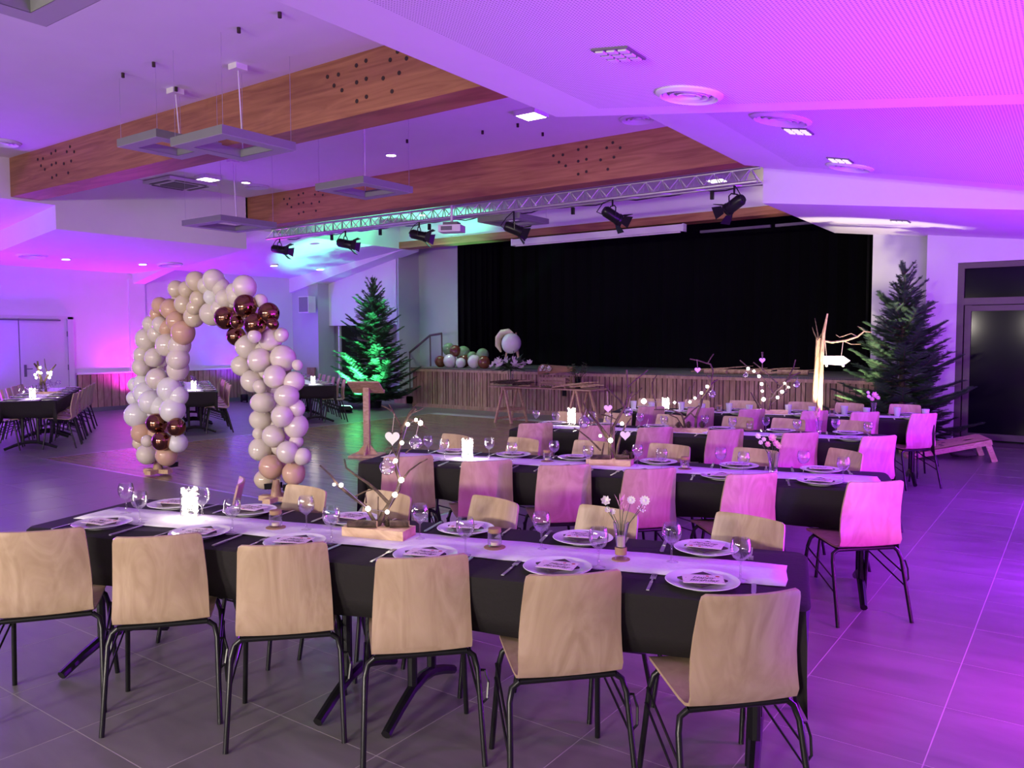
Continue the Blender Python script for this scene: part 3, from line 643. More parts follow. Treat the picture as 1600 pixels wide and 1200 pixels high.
# ============================================================ FIR TREES
def fir(name, base, H_, rad, seed, label):
    r_ = random.Random(seed); t = thing(name, label, 'fir tree', base, r_.random()*6)
    MB().tube(((0, 0, 0), (0.01, 0, H_*0.5), (0, 0.01, H_*0.97)), (0.055, 0.035, 0.008), 8).build('trunk', 'bark', t, 40)
    wd, nd = MB(), MB()
    def sprig(p, d, L, up, w_=1.0):
        # twig with two flat needle combs and a top comb
        d = d.normalized(); x = d.cross(up).normalized(); z = x.cross(d)
        k = max(5, int(L/0.0115))
        for i in range(k):
            f = i/(k-1); c = p+d*(L*f); nl = 0.040*w_*(0.75+0.5*math.sin(PI*min(1, f*0.9+0.15)))
            for s_ in (-1, 1):
                for tilt in (0.15, 0.75):
                    dr = (x*s_*math.cos(tilt) + z*math.sin(tilt) + d*0.55).normalized()*nl*r_.uniform(0.85, 1.15)
                    wv = d*0.0052
                    o = len(nd.v); nd.v += [tuple(c-wv), tuple(c+wv), tuple(c+dr)]; nd.f.append((o, o+1, o+2))
    lev = int(H_/0.105)
    for li in range(lev):
        h = 0.26 + (H_*0.96-0.26)*li/(lev-1); f = h/H_
        Lb = rad*(1-f)**0.80*(1.0 if f > 0.12 else 0.88)+0.07
        nb = int(9-4*f) if f < 0.78 else (4 if f < 0.9 else 3)
        a0 = r_.random()*6.28
        for b2 in range(nb):
            a = a0+2*PI*b2/nb+r_.uniform(-0.25, 0.25); L_ = Lb*r_.uniform(0.62, 1.22); elev = 0.08+1.0*f**2.2+r_.uniform(-0.16, 0.16)
            hd = Vector((math.cos(a), math.sin(a), 0)); pts = []; sag = 0.16*(1-f)
            for q in range(5):
                g = q/4; pts.append(Vector((0, 0, h))+hd*(L_*g*math.cos(elev))+Vector((0, 0, L_*g*math.sin(elev)-sag*L_*math.sin(PI*g*0.9)+0.06*L_*g*g)))
            wd.tube(pts, [0.012*(1-0.8*g/4) for g in range(5)], 4, False)
            side = Vector((-hd.y, hd.x, 0)); ns = max(3, int(L_/0.085))
            for q in range(ns):
                g = 0.22+0.76*q/max(1, ns-1); i = min(3, int(g*4)); e = g*4-i; c = pts[i].lerp(pts[i+1], e); d = (pts[i+1]-pts[i]).normalized()
                ln = (0.26*(1-g)+0.10)*min(1, L_/0.5)*r_.uniform(0.8, 1.2)*(0.55 if f > 0.82 else 1)
                if f > 0.88 and q % 2: continue
                for s_ in (-1, 1):
                    dd = (d*0.75+side*s_*0.85+Vector((0, 0, r_.uniform(-0.12, 0.16)))).normalized()
                    sprig(c, dd, ln, Vector((0, 0, 1)))
                    if ln > 0.2: sprig(c+dd*ln*0.5, (dd*0.6+d*0.8).normalized(), ln*0.5, Vector((0, 0, 1)))
            sprig(pts[2], (pts[4]-pts[2]), (pts[4]-pts[2]).length+0.05, Vector((0, 0, 1)), 1.1)
            sprig(pts[0].lerp(pts[1], 0.5), (pts[2]-pts[0]), (pts[2]-pts[0]).length*0.8, Vector((0, 0, 1)), 1.0)
    sprig(Vector((0, 0, H_*0.90)), Vector((0, 0, 1)), H_*0.10+0.06, Vector((0, 1, 0.01)), 0.55)
    wd.build('branch', 'bark', t)
    o = link('foliage', None, t) if False else None
    me = bpy.data.meshes.new('foliage'); me.from_pydata(nd.v, [], nd.f); me.materials.append(M['needle']); me.update()
    o = link('foliage', me, t); o['kind'] = 'stuff'
    mb = MB().lathe([(0.16, 0.0), (0.19, 0.16), (0.17, 0.16), (0.05, 0.13)], 16); mb.build('stand', 'black_metal', t, 40)
    return t
fir('fir_tree', (-14.05, 13.78, 0), 3.14, 1.08, 4, 'tall dark fir tree lit green at the left end of the stage')
fir('fir_tree', (-2.27, 13.40, 0), 2.76, 0.97, 9, 'tall dark fir tree with warm-lit left side beside the glazed door')

# ============================================================ LECTERN, TRESTLE, SIGNPOST, BAG-TOSS BOARD
t = thing('lectern', 'plain pine lectern with sloped top on the dance floor before the left fir tree', 'lectern', (-8.33, 8.02, 0), R(30))
MB().box((0, 0, 0.012), (0.44, 0.42, 0.024)).build('base', 'pine', t); MB().box((0, 0, 0.50), (0.085, 0.07, 0.96)).build('post', 'pine', t)
for s_ in (-1, 1):
    MB().prism([(0.0, 0.0), (0.12, 0.0), (0.0, 0.14)], -0.012, 0.012, Matrix.Translation((s_*0.042, 0, 0.024)) @ Matrix.Rotation(0 if s_ > 0 else PI, 4, 'Z') @ Matrix.Rotation(PI/2, 4, 'X')).build('brace', 'pine', t)
MB().prism([(0.0, 0.0), (0.12, 0.0), (0.0, 0.14)], -0.012, 0.012, Matrix.Translation((0, -0.035, 0.024)) @ Matrix.Rotation(-PI/2, 4, 'Z') @ Matrix.Rotation(PI/2, 4, 'X')).build('brace', 'pine', t)
MB().box((0, -0.02, 0.985), (0.46, 0.36, 0.02), (R(-28), 0, 0)).build('top', 'pine', t)
q = Matrix.Rotation(R(-28), 3, 'X'); c = Vector((0, -0.02, 0.985))+q @ Vector((0, 0.17, 0.02)); MB().box(c, (0.46, 0.02, 0.04), q).build('ledge', 'pine', t)

a, b_ = at(776, 604, Y=12.95), at(936, 608, Y=12.95); tz = 0.73
TRX, TRY = (a.x+b_.x)/2, 12.95
t = thing('trestle_table', 'plank table on two folding pine trestles in front of the stage', 'table', (TRX, TRY, 0))
hl = (b_.x-a.x)/2
for k in range(4): MB().box((0, -0.225+0.15*k, tz-0.012), (2*hl, 0.145, 0.024)).build('plank', 'slat_wood', t)
for sx in (-1, 1):
    cx = sx*(hl-0.36)
    for dx in (-1, 1):
        for sy in (-1, 1): MB().bar((cx+dx*0.02, sy*0.24, tz-0.03), (cx+dx*0.20, sy*0.27, 0.0), 0.035, 0.05, (0, 1, 0)).build('leg', 'pine', t)
        MB().bar((cx+dx*0.135, -0.26, 0.27), (cx+dx*0.135, 0.26, 0.27), 0.02, 0.06).build('crossbar', 'pine', t)
        MB().bar((cx+dx*0.18, -0.26, 0.08), (cx+dx*0.18, 0.26, 0.08), 0.02, 0.05).build('crossbar', 'pine', t)
        MB().bar((cx+dx*0.02, -0.28, tz-0.05), (cx+dx*0.02, 0.28, tz-0.05), 0.03, 0.05).build('top_rail', 'pine', t)

def flower_head(mb, c, r_, up, n=6, curl=0.5):
    up = Vector(up).normalized(); x = up.orthogonal().normalized(); y = up.cross(x)
    for k in range(n):
        a = 2*PI*k/n; d = x*math.cos(a)+y*math.sin(a); s_ = up.cross(d)
        tip = Vector(c)+d*r_+up*r_*curl; mid = Vector(c)+d*r_*0.6+up*r_*curl*0.35
        mb.add([Vector(c), mid+s_*r_*0.38, tip, mid-s_*r_*0.38, Vector(c)+up*0.003, mid+s_*r_*0.38+up*0.004, tip+up*0.004, mid-s_*r_*0.38+up*0.004], [(0, 1, 2, 3), (7, 6, 5, 4)])
def leafy(mb, c, d, L_, wd):
    d = Vector(d).normalized(); s_ = d.cross(Vector((0.2, 0.3, 0.9))).normalized(); n_ = s_.cross(d)
    c = Vector(c); mb.add([c, c+d*L_*0.45+s_*wd+n_*L_*0.05, c+d*L_, c+d*L_*0.45-s_*wd+n_*L_*0.05, c+d*L_*0.45+n_*L_*0.09], [(0, 1, 4), (1, 2, 4), (2, 3, 4), (3, 0, 4)])

# things on the trestle table
rr = random.Random(21)
def on_trestle(px): return at(px, 604, Y=TRY).x
x0 = on_trestle(798)
t = thing('flower_arrangement', 'white flower arrangement in a tall glass vase on the trestle table', 'flowers', (x0, TRY, tz))
MB().lathe([(0.07, 0.0), (0.075, 0.005), (0.055, 0.10), (0.06, 0.30), (0.10, 0.36)], 14).build('vase', 'clear_glass', t, 40)
g, f = MB(), MB()
for k in range(46):
    a = rr.random()*6.28; e = rr.uniform(-0.2, 0.9); d = Vector((math.cos(a), math.sin(a)*0.8, e)); leafy(g, (0, 0, 0.34), d, rr.uniform(0.22, 0.46), 0.045)
for k in range(34):
    a = rr.random()*6.28; rad = rr.uniform(0.05, 0.44); c = Vector((math.cos(a)*rad, math.sin(a)*rad*0.7, 0.40+rr.uniform(-0.02, 0.16)*(1-rad))); f_ = f; flower_head(f_, c, rr.uniform(0.06, 0.10), (math.cos(a)*0.5, -0.7, 0.8), 6)
for k in range(6): g.tube(((0, 0, 0.05), (rr.uniform(-.02, .02), 0, 0.35)), 0.006, 5)
g.tube(((-0.05, 0, 0.35), (-0.1, 0, 0.5), (-0.16, 0, 0.62), (-0.22, 0, 0.6)), 0.006, 5); g.tube(((0.1, 0, 0.35), (0.07, 0, 0.62), (0.075, 0, 0.70)), 0.005, 5)
g.build('greenery', 'leaf_green', t); f.build('blossom_cluster', 'petal_white', t)
x0 = on_trestle(868)
t = thing('wrapped_bouquet', 'bouquet wrapped in brown paper lying on a crate on the trestle table', 'bouquet', (x0, TRY, tz+0.20))
n = 15; vs = []; 
for i in range(n):
    a = PI*(i/(n-1))*1.25-0.4; vs.append((-0.30, -0.16*math.cos(a)*1.1, 0.10+0.14*math.sin(a))); vs.append((0.42, -0.05*math.cos(a), 0.14+0.06*math.sin(a)))
vs += [(x, y, z+0.006) for x, y, z in vs]; q = 2*n
MB().add(vs, [(2*i, 2*i+1, 2*i+3, 2*i+2) for i in range(n-1)]+[(q+2*i+2, q+2*i+3, q+2*i+1, q+2*i) for i in range(n-1)]).build('paper_wrap', 'kraft', t)
g, f, r2 = MB(), MB(), MB()
for k in range(40): leafy(g, (-0.05, rr.uniform(-.06, .06), 0.08), (-1+rr.uniform(-.1, .9), rr.uniform(-.9, 0.2), rr.uniform(-.15, .6)), rr.uniform(0.14, 0.30), 0.03)
for k in range(9): flower_head(f, (-0.22+0.05*rr.random()*k*0.9, -0.13-rr.random()*0.04, 0.10+rr.random()*0.10), 0.05, (-0.3, -1, 0.6), 6)
for k in range(7): flower_head(r2, (-0.12+rr.uniform(-.12, .12), -0.13, 0.14+rr.random()*0.06), 0.05, (-0.2, -1, 0.6), 6)
g.build('greenery', 'leaf_green', t); f.build('white_blossom', 'petal_white', t); r2.build('red_blossom', 'petal_red', t)
t = thing('wooden_crate', 'small dark wooden crate under the wrapped bouquet', 'crate', (on_trestle(868), TRY, tz))
for s_ in (-1, 1):
    MB().box((0, s_*0.13, 0.10), (0.62, 0.02, 0.05)).build('slat', 'slat_wood', t); MB().box((0, s_*0.13, 0.17), (0.62, 0.02, 0.05)).build('slat', 'slat_wood', t)
    for sx in (-1, 1): MB().box((sx*0.28, s_*0.11, 0.10), (0.03, 0.02, 0.20)).build('corner_post', 'slat_wood', t)
MB().box((0, 0, 0.06), (0.60, 0.26, 0.015)).build('bottom', 'slat_wood', t)
x0 = on_trestle(903)
t = thing('dried_bouquet', 'dark dried branches in a vase at the right of the trestle table', 'bouquet', (x0, TRY, tz))
MB().lathe([(0.001, 0), (0.06, 0.0), (0.05, 0.06), (0.055, 0.20), (0.06, 0.22), (0.05, 0.21)], 14).build('vase', 'pane_dark', t, 40)
g, f = MB(), MB()
for k in range(22):
    a = rr.random()*6.28; tip = Vector((math.cos(a)*rr.uniform(.08, .28), math.sin(a)*.2, rr.uniform(0.35, 0.52))); g.tube(((0, 0, 0.1), tip*0.55+Vector((0, 0, 0.06)), tip), (0.004, 0.003, 0.002), 4)
    for q in range(4): leafy(f, tip*(0.65+0.1*q), (math.cos(a+q), math.sin(a+q), 0.4), 0.07, 0.018)
g.build('stem', 'bark', t); f.build('leaf_cluster', 'leaf_green', t)
def twigs(name, c, n, L_, seed, label, spread=(0.3, 0.12), mat='bark', rads=(0.006, 0.014), group=None):
    r_ = random.Random(seed); t = thing(name, label, 'branches', c, 0, group)
    for k in range(n):
        a = r_.uniform(-0.5, 0.5); z0 = 0.012+0.018*r_.random()*min(3, k); p = Vector((r_.uniform(-spread[0], spread[0]), r_.uniform(-spread[1], spread[1]), z0)); d = Vector((math.cos(a), math.sin(a), r_.uniform(-0.0, 0.12)))*L_*r_.uniform(0.6, 1.1)
        rd = r_.uniform(*rads); MB().tube((p-d*0.5+Vector((0, 0, max(0, d.z*0.5)+rd)), p+Vector((0, r_.uniform(-.03, .03), max(0, d.z*0.5)+rd+0.01)), p+d*0.5+Vector((0, 0, max(0, d.z*0.5)+rd))), (rd, rd*0.9, rd*0.4), 6).build('twig', mat, t, 40)
    return t
twigs('twig_bundle', (on_trestle(810), TRY-0.12, tz), 16, 0.6, 1, 'bundle of dark twigs at the left of the trestle table', rads=(0.008, 0.018))
twigs('twig_bundle', (on_trestle(915), TRY-0.12, tz), 16, 0.6, 2, 'bundle of pale twigs at the right end of the trestle table', mat='pale_log', rads=(0.008, 0.018))
t = thing('kraft_box', 'flat beige cardboard box on the trestle table behind the twigs', 'box', (on_trestle(820), TRY+0.05, tz), R(8))
MB().box((0, 0, 0.05), (0.26, 0.18, 0.10)).build('body', 'pine', t); MB().box((0, 0, 0.105), (0.27, 0.19, 0.02)).build('lid', 'pine', t)

# signpost
p = at(1276, 600, Y=12.75); sx, sy = p.x, 12.75
t = thing('signpost', 'rustic signpost of upright logs with a bough arm beside the right fir tree', 'signpost', (sx, sy, 0))
def lp(px, py, dy=0): return at(px, py, Y=sy+dy)-Vector((sx, sy, 0))
MB().tube((Vector((-0.03, 0.03, 0.0)), lp(1272, 640, 0.03), lp(1277, 575, 0.03), lp(1279, 528, 0.03)), (0.05, 0.047, 0.042, 0.036), 8).build('log', 'pale_log', t, 40)
MB().tube((Vector((0.03, -0.03, 0.0)), lp(1281, 640, -0.02), lp(1284, 560, -0.02), lp(1287, 520, -0.02), lp(1293, 490, -0.02)), (0.042, 0.038, 0.033, 0.026, 0.012), 8).build('log', 'pale_log', t, 40)
for pts in (((1279, 530), (1276, 512), (1273, 497)), ((1278, 532), (1272, 520), (1269, 511)), ((1280, 528), (1283, 522), (1290, 518))): MB().tube([lp(*q) for q in pts], (0.010, 0.008, 0.004), 5).build('twig', 'bark', t)
bough = MB().tube([lp(1283, 532), lp(1300, 535), lp(1322, 532), lp(1340, 526), lp(1350, 518), lp(1362, 519)], (0.016, 0.016, 0.015, 0.013, 0.010, 0.006), 6).build('bough', 'pale_log', t, 40)
for pts in (((1340, 526), (1330, 521), (1312, 527), (1306, 523)), ((1352, 518), (1345, 512), (1340, 510)), ((1318, 533), (1330, 538), (1345, 538))): MB().tube([lp(*q) for q in pts], (0.007, 0.005, 0.003), 5).build('twig', 'pale_log', bough)
a = lp(1286, 556); b_ = lp(1318, 556); c_ = lp(1329, 563.5); d_ = lp(1318, 571); e_ = lp(1287, 569)
sg = thing('arrow_sign', 'pale wooden arrow sign hanging from the signpost bough', 'sign', (sx+b_.x, sy, b_.z))
vs = [v-Vector((b_.x, 0, b_.z)) for v in (a, b_, c_, d_, e_)]; vs = [v+Vector((0, -0.03, 0)) for v in vs]+[v+Vector((0, -0.008, 0)) for v in vs]
MB().add(vs, [(0,1,2,3,4), (9,8,7,6,5)]+[(i, 5+i, 5+(i+1) % 5, (i+1) % 5) for i in range(5)]).build('board', 'petal_white', sg)
for q, r_ in ((lp(1290, 535), lp(1292, 556)), (lp(1318, 534), lp(1315, 556))): MB().tube([q-Vector((b_.x, 0.02, b_.z)), r_-Vector((b_.x, 0.02, b_.z))], 0.004, 5).build('cord', 'string', sg)
for q in (1292, 1318): MB().sphere(lp(q, 571)-Vector((b_.x, 0.02, b_.z)), 0.022, 8, 6).build('knot', 'petal_white', sg, 40)

# bag toss board
t = thing('bag_toss_board', 'slanted wooden bag-toss board on the floor in front of the glazed door', 'game board', (-1.62, 12.6, 0), 0)
A = at(1443, 705, z=0.115); Bq = at(1548, 686, z=0.31); Cq = at(1527, 678, z=0.31); A = Bq+(A-Bq)*1.25
A, Bq, Cq = [Vector(v)-Vector((-1.62, 12.6, 0)) for v in (A, Bq, Cq)]
ux = (Bq-A); wl_ = (Cq-Bq); wl_ = (wl_ - ux*wl_.dot(ux)/ux.length_squared).normalized()*0.62; Dq = A+wl_; Cq = Bq+wl_
nn = ux.cross(wl_).normalized()
def plate(p0, e1, e2, th_, hole=None):
    mb = MB(); vs = [p0, p0+e1, p0+e1+e2, p0+e2]; vs = vs+[v-nn*th_ for v in vs]
    if hole is None: return mb.add(vs, [(0,1,2,3),(7,6,5,4),(0,4,5,1),(1,5,6,2),(2,6,7,3),(3,7,4,0)])
    c, r_ = p0+e1*hole[0]+e2*hole[1], hole[2]; n = 24; e1n, e2n = e1.normalized(), e2.normalized(); out = []; inn = []
    for j in range(n):
        a = 2*PI*j/n; d = e1n*math.cos(a)+e2n*math.sin(a); inn.append(c+d*r_)
        tl = []
        for e, f0, f1 in ((e1n, -hole[0]*e1.length, (1-hole[0])*e1.length), (e2n, -hole[1]*e2.length, (1-hole[1])*e2.length)):
            s_ = d.dot(e); 
            if s_ > 1e-6: tl.append(f1/s_)
            elif s_ < -1e-6: tl.append(f0/s_)
        out.append(c+d*min(tl))
    for zz in (0, 1):
        o = Vector(nn)*(-th_*zz); mb.add([v+o for v in inn]+[v+o for v in out], [(j, (j+1) % n, n+(j+1) % n, n+j) for j in range(n)])
    mb.add(inn+[v-nn*th_ for v in inn], [(j, (j+1) % n, n+(j+1) % n, n+j) for j in range(n)])
    return mb
plate(A, ux, wl_, 0.014, (0.80, 0.5, 0.078)).build('top', 'pine', t)
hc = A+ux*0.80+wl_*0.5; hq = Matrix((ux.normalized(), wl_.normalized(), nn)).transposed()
q = MB().lathe([(0.078, 0.001), (0.079, 0.001), (0.079, -0.045), (0.078, -0.045)], 24); q.lathe([(0.001, -0.044), (0.078, -0.044), (0.078, -0.046)], 24); q.v = [tuple(hq @ Vector(v)+hc) for v in q.v]; q.build('hole_shade', 'curtain_black', t)  # black cup gives the unlit inside of the hole its shade as colour
for e0, e1 in ((A, ux), (Dq, ux)): MB().bar(e0-nn*0.045, e0+e1-nn*0.045, 0.02, 0.07, nn).build('side_rail', 'pine', t)
MB().bar(A-nn*0.045, Dq-nn*0.045, 0.02, 0.07, nn).build('end_rail', 'pine', t); MB().bar(Bq-nn*0.045, Cq-nn*0.045, 0.02, 0.07, nn).build('end_rail', 'pine', t)
for q in (Bq, Cq):
    q2 = q-ux.normalized()*0.05-nn*0.03; ft = Vector((q2.x, q2.y, 0))+Vector((ux.x, ux.y, 0)).normalized()*0.10; MB().bar(q2, ft, 0.03, 0.07, ux).build('leg', 'pine', t)
mb = MB()
for k, (f, g_) in enumerate(((0.46, 0.25), (0.46, 0.42), (0.52, 0.62), (0.40, 0.55), (0.36, 0.30), (0.34, 0.75))):
    c = A+ux*f+wl_*g_+nn*0.001; e = ux.normalized()*0.03; h_ = wl_.normalized()*0.03; vs = [c-e-h_, c+e-h_*0.4, c+e*0.6+h_, c-e*0.7+h_]; mb.add(vs+[v+nn*0.001 for v in vs], [(3,2,1,0), (4,5,6,7), (0,1,5,4), (1,2,6,5), (2,3,7,6), (3,0,4,7)])
mb.build('painted_mark', 'ink', t)
p = at(1503, 708, z=0.05)
mb = MB().sphere((0, 0, 0.055), 0.14, 14, 8, (1.25, 0.8, 0.42)); rr = random.Random(4)
mb.v = [(x+rr.uniform(-.012, .012), y+rr.uniform(-.012, .012), max(0, z+rr.uniform(-.012, .012))) for x, y, z in mb.v]
tag(mb.build('fabric_bag', 'bag_fabric', None, 60, (p.x, p.y, 0)), 'crumpled dark fabric bag under the bag-toss board', 'bag')

# ============================================================ BALLOONS
def balloon_mesh(mat):
    mb = MB(); n, k = 20, 14; prof = []
    for i in range(k+1):
        a = PI*i/k; r_ = math.sin(a); z = -math.cos(a)
        if z < 0: z *= 1.10
        prof.append((max(r_, 0.001), z))
    mb.lathe(prof, n); mb.lathe([(0.02, -1.06), (0.055, -1.15), (0.06, -1.17), (0.001, -1.15)], 8)
    return mb.mesh('balloon', mat, 60)
BM = {k: balloon_mesh('balloon_'+k) for k in ('pearl', 'cream', 'peach', 'white', 'chrome', 'green', 'brown')}
arch = thing('balloon_arch', 'freestanding arch of pearl, cream, peach and copper balloons at the edge of the dance floor', 'balloon arch', (-7.95, 5.3, 0))
AY = 5.28
def arch_balloon(px, py, r_, kind, dy=0.0, sq=1.0):
    y = AY + dy; p = at(px, py, Y=y); rad = r_/FPX*depth(p)
    o = link('balloon', BM[kind], arch, p-Vector(arch.location))
    o.scale = (rad, rad, rad*sq); o.rotation_euler = (rnd.uniform(-.7, .7), rnd.uniform(-.7, .7), rnd.uniform(0, 6)) if sq == 1.0 else (rnd.uniform(-.15, .15), rnd.uniform(-.15, .15), 0)
FRONT = [
 # top and left shoulder
 (275.6,451,13,'cream'),(292,452,13,'cream'),(306,439,15.5,'cream'),(287.5,475,15,'cream'),(311,467,14,'cream'),(303,495,16,'cream'),(304,480,12,'cream'),
 (250,477,13,'peach'),(267,483,16.5,'peach'),(246,491,12,'peach'),(276,502,16,'peach'),(286,519,18.5,'peach'),(262,512,13,'peach'),
 (236,506,13,'pearl'),(251,507,13,'pearl'),(229,530,17.5,'pearl'),(245,521,14,'pearl'),(262,538,18,'pearl'),(281,539,17,'pearl'),(222,554,13,'pearl'),(242,558,15,'pearl'),(279,560,17,'pearl'),
 (334,437,17,'pearl'),(345,448,14,'pearl'),(322,446,13,'pearl'),(382,448,18.5,'pearl'),(331,464,13,'white'),(352,466,15,'pearl'),(370,463,15,'pearl'),(330,490,18,'pearl'),(344,482,14,'pearl'),(407,470,11,'pearl'),(366,455,13,'pearl'),
 # copper cluster
 (383.5,477.5,18,'chrome',-0.18),(352.5,496,17.5,'chrome',-0.14),(370,503,10.5,'chrome',-0.22),(399,506,17.5,'chrome',-0.2),(420,489,16.5,'chrome',-0.14),(426,506,9.5,'chrome',-0.2),(369,525,15,'chrome',-0.1),
 # right leg
 (397.5,525,10.5,'pearl',-0.24),(423,530,18,'pearl'),(440,523,11,'pearl'),(385,541,18,'pearl'),(406,562,18.5,'pearl',-0.12),(442,559,20,'pearl'),(464.5,570,8.5,'pearl'),(377,571,16,'pearl'),(429.5,588,18,'pearl',-0.12),(460,596,16,'pearl'),
 (393,595,17,'pearl'),(406,604,11,'pearl',-0.15),(448,618,19.5,'pearl',-0.1,0.86),(411,628,20,'pearl',-0.1,0.8),(463,637,13.5,'pearl'),(441,649.5,17,'pearl',-0.14),(407,655,17.5,'pearl',0,0.9),(463,665,19,'pearl'),(427,681,17.5,'pearl',-0.12),
 (404,677,9.5,'pearl'),(463,690,11,'pearl'),(407,701,18,'pearl'),(449,706,17,'pearl',-0.12),(473,713,13.5,'pearl'),(423,729,18.5,'peach',-0.1),(459,739,18,'peach'),(415,748,18,'cream',0,0.85),
 # left leg
 (218,556,10,'pearl'),(245,557,15,'pearl'),(220,573,13.5,'pearl'),(278,577,17,'pearl'),(274,562,14,'pearl'),(245,591,16,'pearl',-0.12),(212,601,12,'white'),(223,598,14,'white'),(265,608,19,'white',-0.06),(279,618,15,'white'),(210,622,12,'white'),
 (227,614,18,'white'),(236,628,19,'white',-0.06),(214,648,19,'white'),(270,640,19.5,'white',-0.06),(250,634,16,'white'),
 (244,661,15.5,'chrome',-0.14),(276,666.5,14,'chrome',-0.1),(253,688.5,15,'chrome',-0.16),
 (221,676,16,'peach'),(218,692,11,'cream'),(230,689,9.5,'pearl',-0.2),(278,692,15,'white'),(229.5,709.5,16,'pearl',-0.06),(260,711,16.5,'peach'),(262,677,14,'peach',0.08)]
for f in FRONT:
    arch_balloon(f[0], f[1], f[2], f[3], f[4] if len(f) > 4 else -0.02+rnd.uniform(-.03, .03), f[5] if len(f) > 5 else 1.0)
# the rear of the garland
spine = [(245,700),(246,672),(244,640),(243,612),(250,585),(252,556),(258,530),(262,505),(275,482),(292,465),(318,458),(345,462),(372,472),(395,490),(408,515),(412,545),(418,575),(428,605),(436,635),(436,665),(438,695),(440,722)]
for i, (x, y) in enumerate(spine):
    k = 'white' if 2 <= i <= 3 else ('peach' if i in (0, 1, 7, 21) else ('cream' if i in (9, 10) else 'pearl'))
    arch_balloon(x-9+rnd.uniform(-3, 3), y, 16, k, 0.18); arch_balloon(x+10+rnd.uniform(-3, 3), y+8, 15, k, 0.20); arch_balloon(x, y+3, 14, k, 0.06)
spts = [at(x, y, Y=AY+0.08)-Vector(arch.location) for x, y in spine]
bL, bR = at(247, 742, z=0)-Vector(arch.location), at(432, 786, z=0)-Vector(arch.location)
MB().tube([Vector((bL.x, bL.y, 0.02))]+spts+[Vector((bR.x, bR.y, 0.02))], 0.016, 6).build('pole', 'white_paint', arch, 40)
for b_ in (bL, bR):
    for a in (0.35, 1.9): MB().box((b_.x, b_.y, 0.05), (0.36, 0.09, 0.05), (0, 0, a)).build('foot', 'pine', arch)
    MB().lathe([(0.05, 0.03), (0.06, 0.08), (0.035, 0.22), (0.03, 0.24)], 10, (b_.x, b_.y, 0)).build('sleeve', 'pale_log', arch, 40)
    for s_ in (-1, 1): MB().box((b_.x+s_*0.15, b_.y+0.08, 0.15), (0.17, 0.10, 0.06), (0, R(8*s_), 0)).build('weight', 'black_metal', arch)

def loose_balloon(px, py, r_, kind, Y, label, sq=1.0):
    p = at(px, py, Y=Y); rad = r_/FPX*depth(p); z = max(p.z, SZ+rad*sq*1.02)
    o = link('balloon', BM[kind], None, (p.x, Y, z)); o.scale = (rad, rad, rad*sq); o.rotation_euler = (PI-0.4+rnd.uniform(-.5, .5), 0.5, rnd.uniform(0, 6)); o.rotation_euler.x = rnd.uniform(-.4, .4)
    return tag(o, label, 'balloon', 'loose balloons along the stage edge')
for px, py, r_, k, Y, l in ((688, 566, 9, 'brown', 15.0, 'dark brown balloon at the far left of the stage edge'), (703, 565, 10.5, 'white', 14.85, 'larger pale balloon near the left of the stage edge'),
    (701, 545, 9.5, 'green', 15.05, 'green balloon on top at the left of the stage balloon row'), (711, 548, 9, 'brown', 14.95, 'brown balloon beside the topmost green balloon'),
    (724, 552, 11.5, 'green', 15.15, 'large dull green balloon behind the middle of the stage row'), (726, 563, 10, 'brown', 15.1, 'brown balloon behind the smallest white balloon'),
    (720, 568, 8, 'white', 14.85, 'smallest white balloon on the stage edge'), (741, 565, 10.5, 'white', 14.85, 'white balloon next to the right-hand brown balloon'),
    (738, 557, 8, 'green', 15.1, 'small green balloon peeping over the white balloons'), (754, 554, 10, 'green', 15.05, 'green balloon above the right-hand brown balloon'), (756, 566, 10, 'brown', 14.85, 'brown balloon at the right of the stage row')):
    loose_balloon(px, py, r_, k, Y, l)
loose_balloon(799, 536, 15.5, 'white', 15.0, 'big white balloon on the stage above the white flowers')
# wooden folding easel and cream tube balloon behind it
p = at(800, 572, Y=15.35)
t = thing('easel', 'pale wooden easel standing behind the big white balloon on the stage', 'easel', (p.x, 15.35, SZ))
zt_ = at(800, 520, Y=15.35).z-SZ
for x in (-0.22, 0.22): MB().bar((x, 0, 0), (x*0.45, 0.02, zt_), 0.025, 0.035).build('leg', 'pine', t)
MB().bar((0, 0.35, 0), (0, 0.03, zt_), 0.025, 0.035).build('rear_leg', 'pine', t); MB().box((0, 0, 0.12), (0.46, 0.03, 0.03)).build('crossbar', 'pine', t); MB().box((0, 0, zt_*0.8), (0.28, 0.03, 0.03)).build('crossbar', 'pine', t)
pts = [at(x, y, Y=15.2) for x, y in ((783, 550), (778, 540), (779, 528), (785, 520), (795, 518), (801, 520))]
o = thing('tube_balloon', 'bent cream tube balloon left of the big white balloon', 'balloon', pts[0])
MB().tube([q-pts[0] for q in pts], (0.02, 0.07, 0.085, 0.085, 0.07, 0.02), 12).build('tube', 'balloon_cream', o, 60)
o.location.z = max(o.location.z, SZ+0.1)
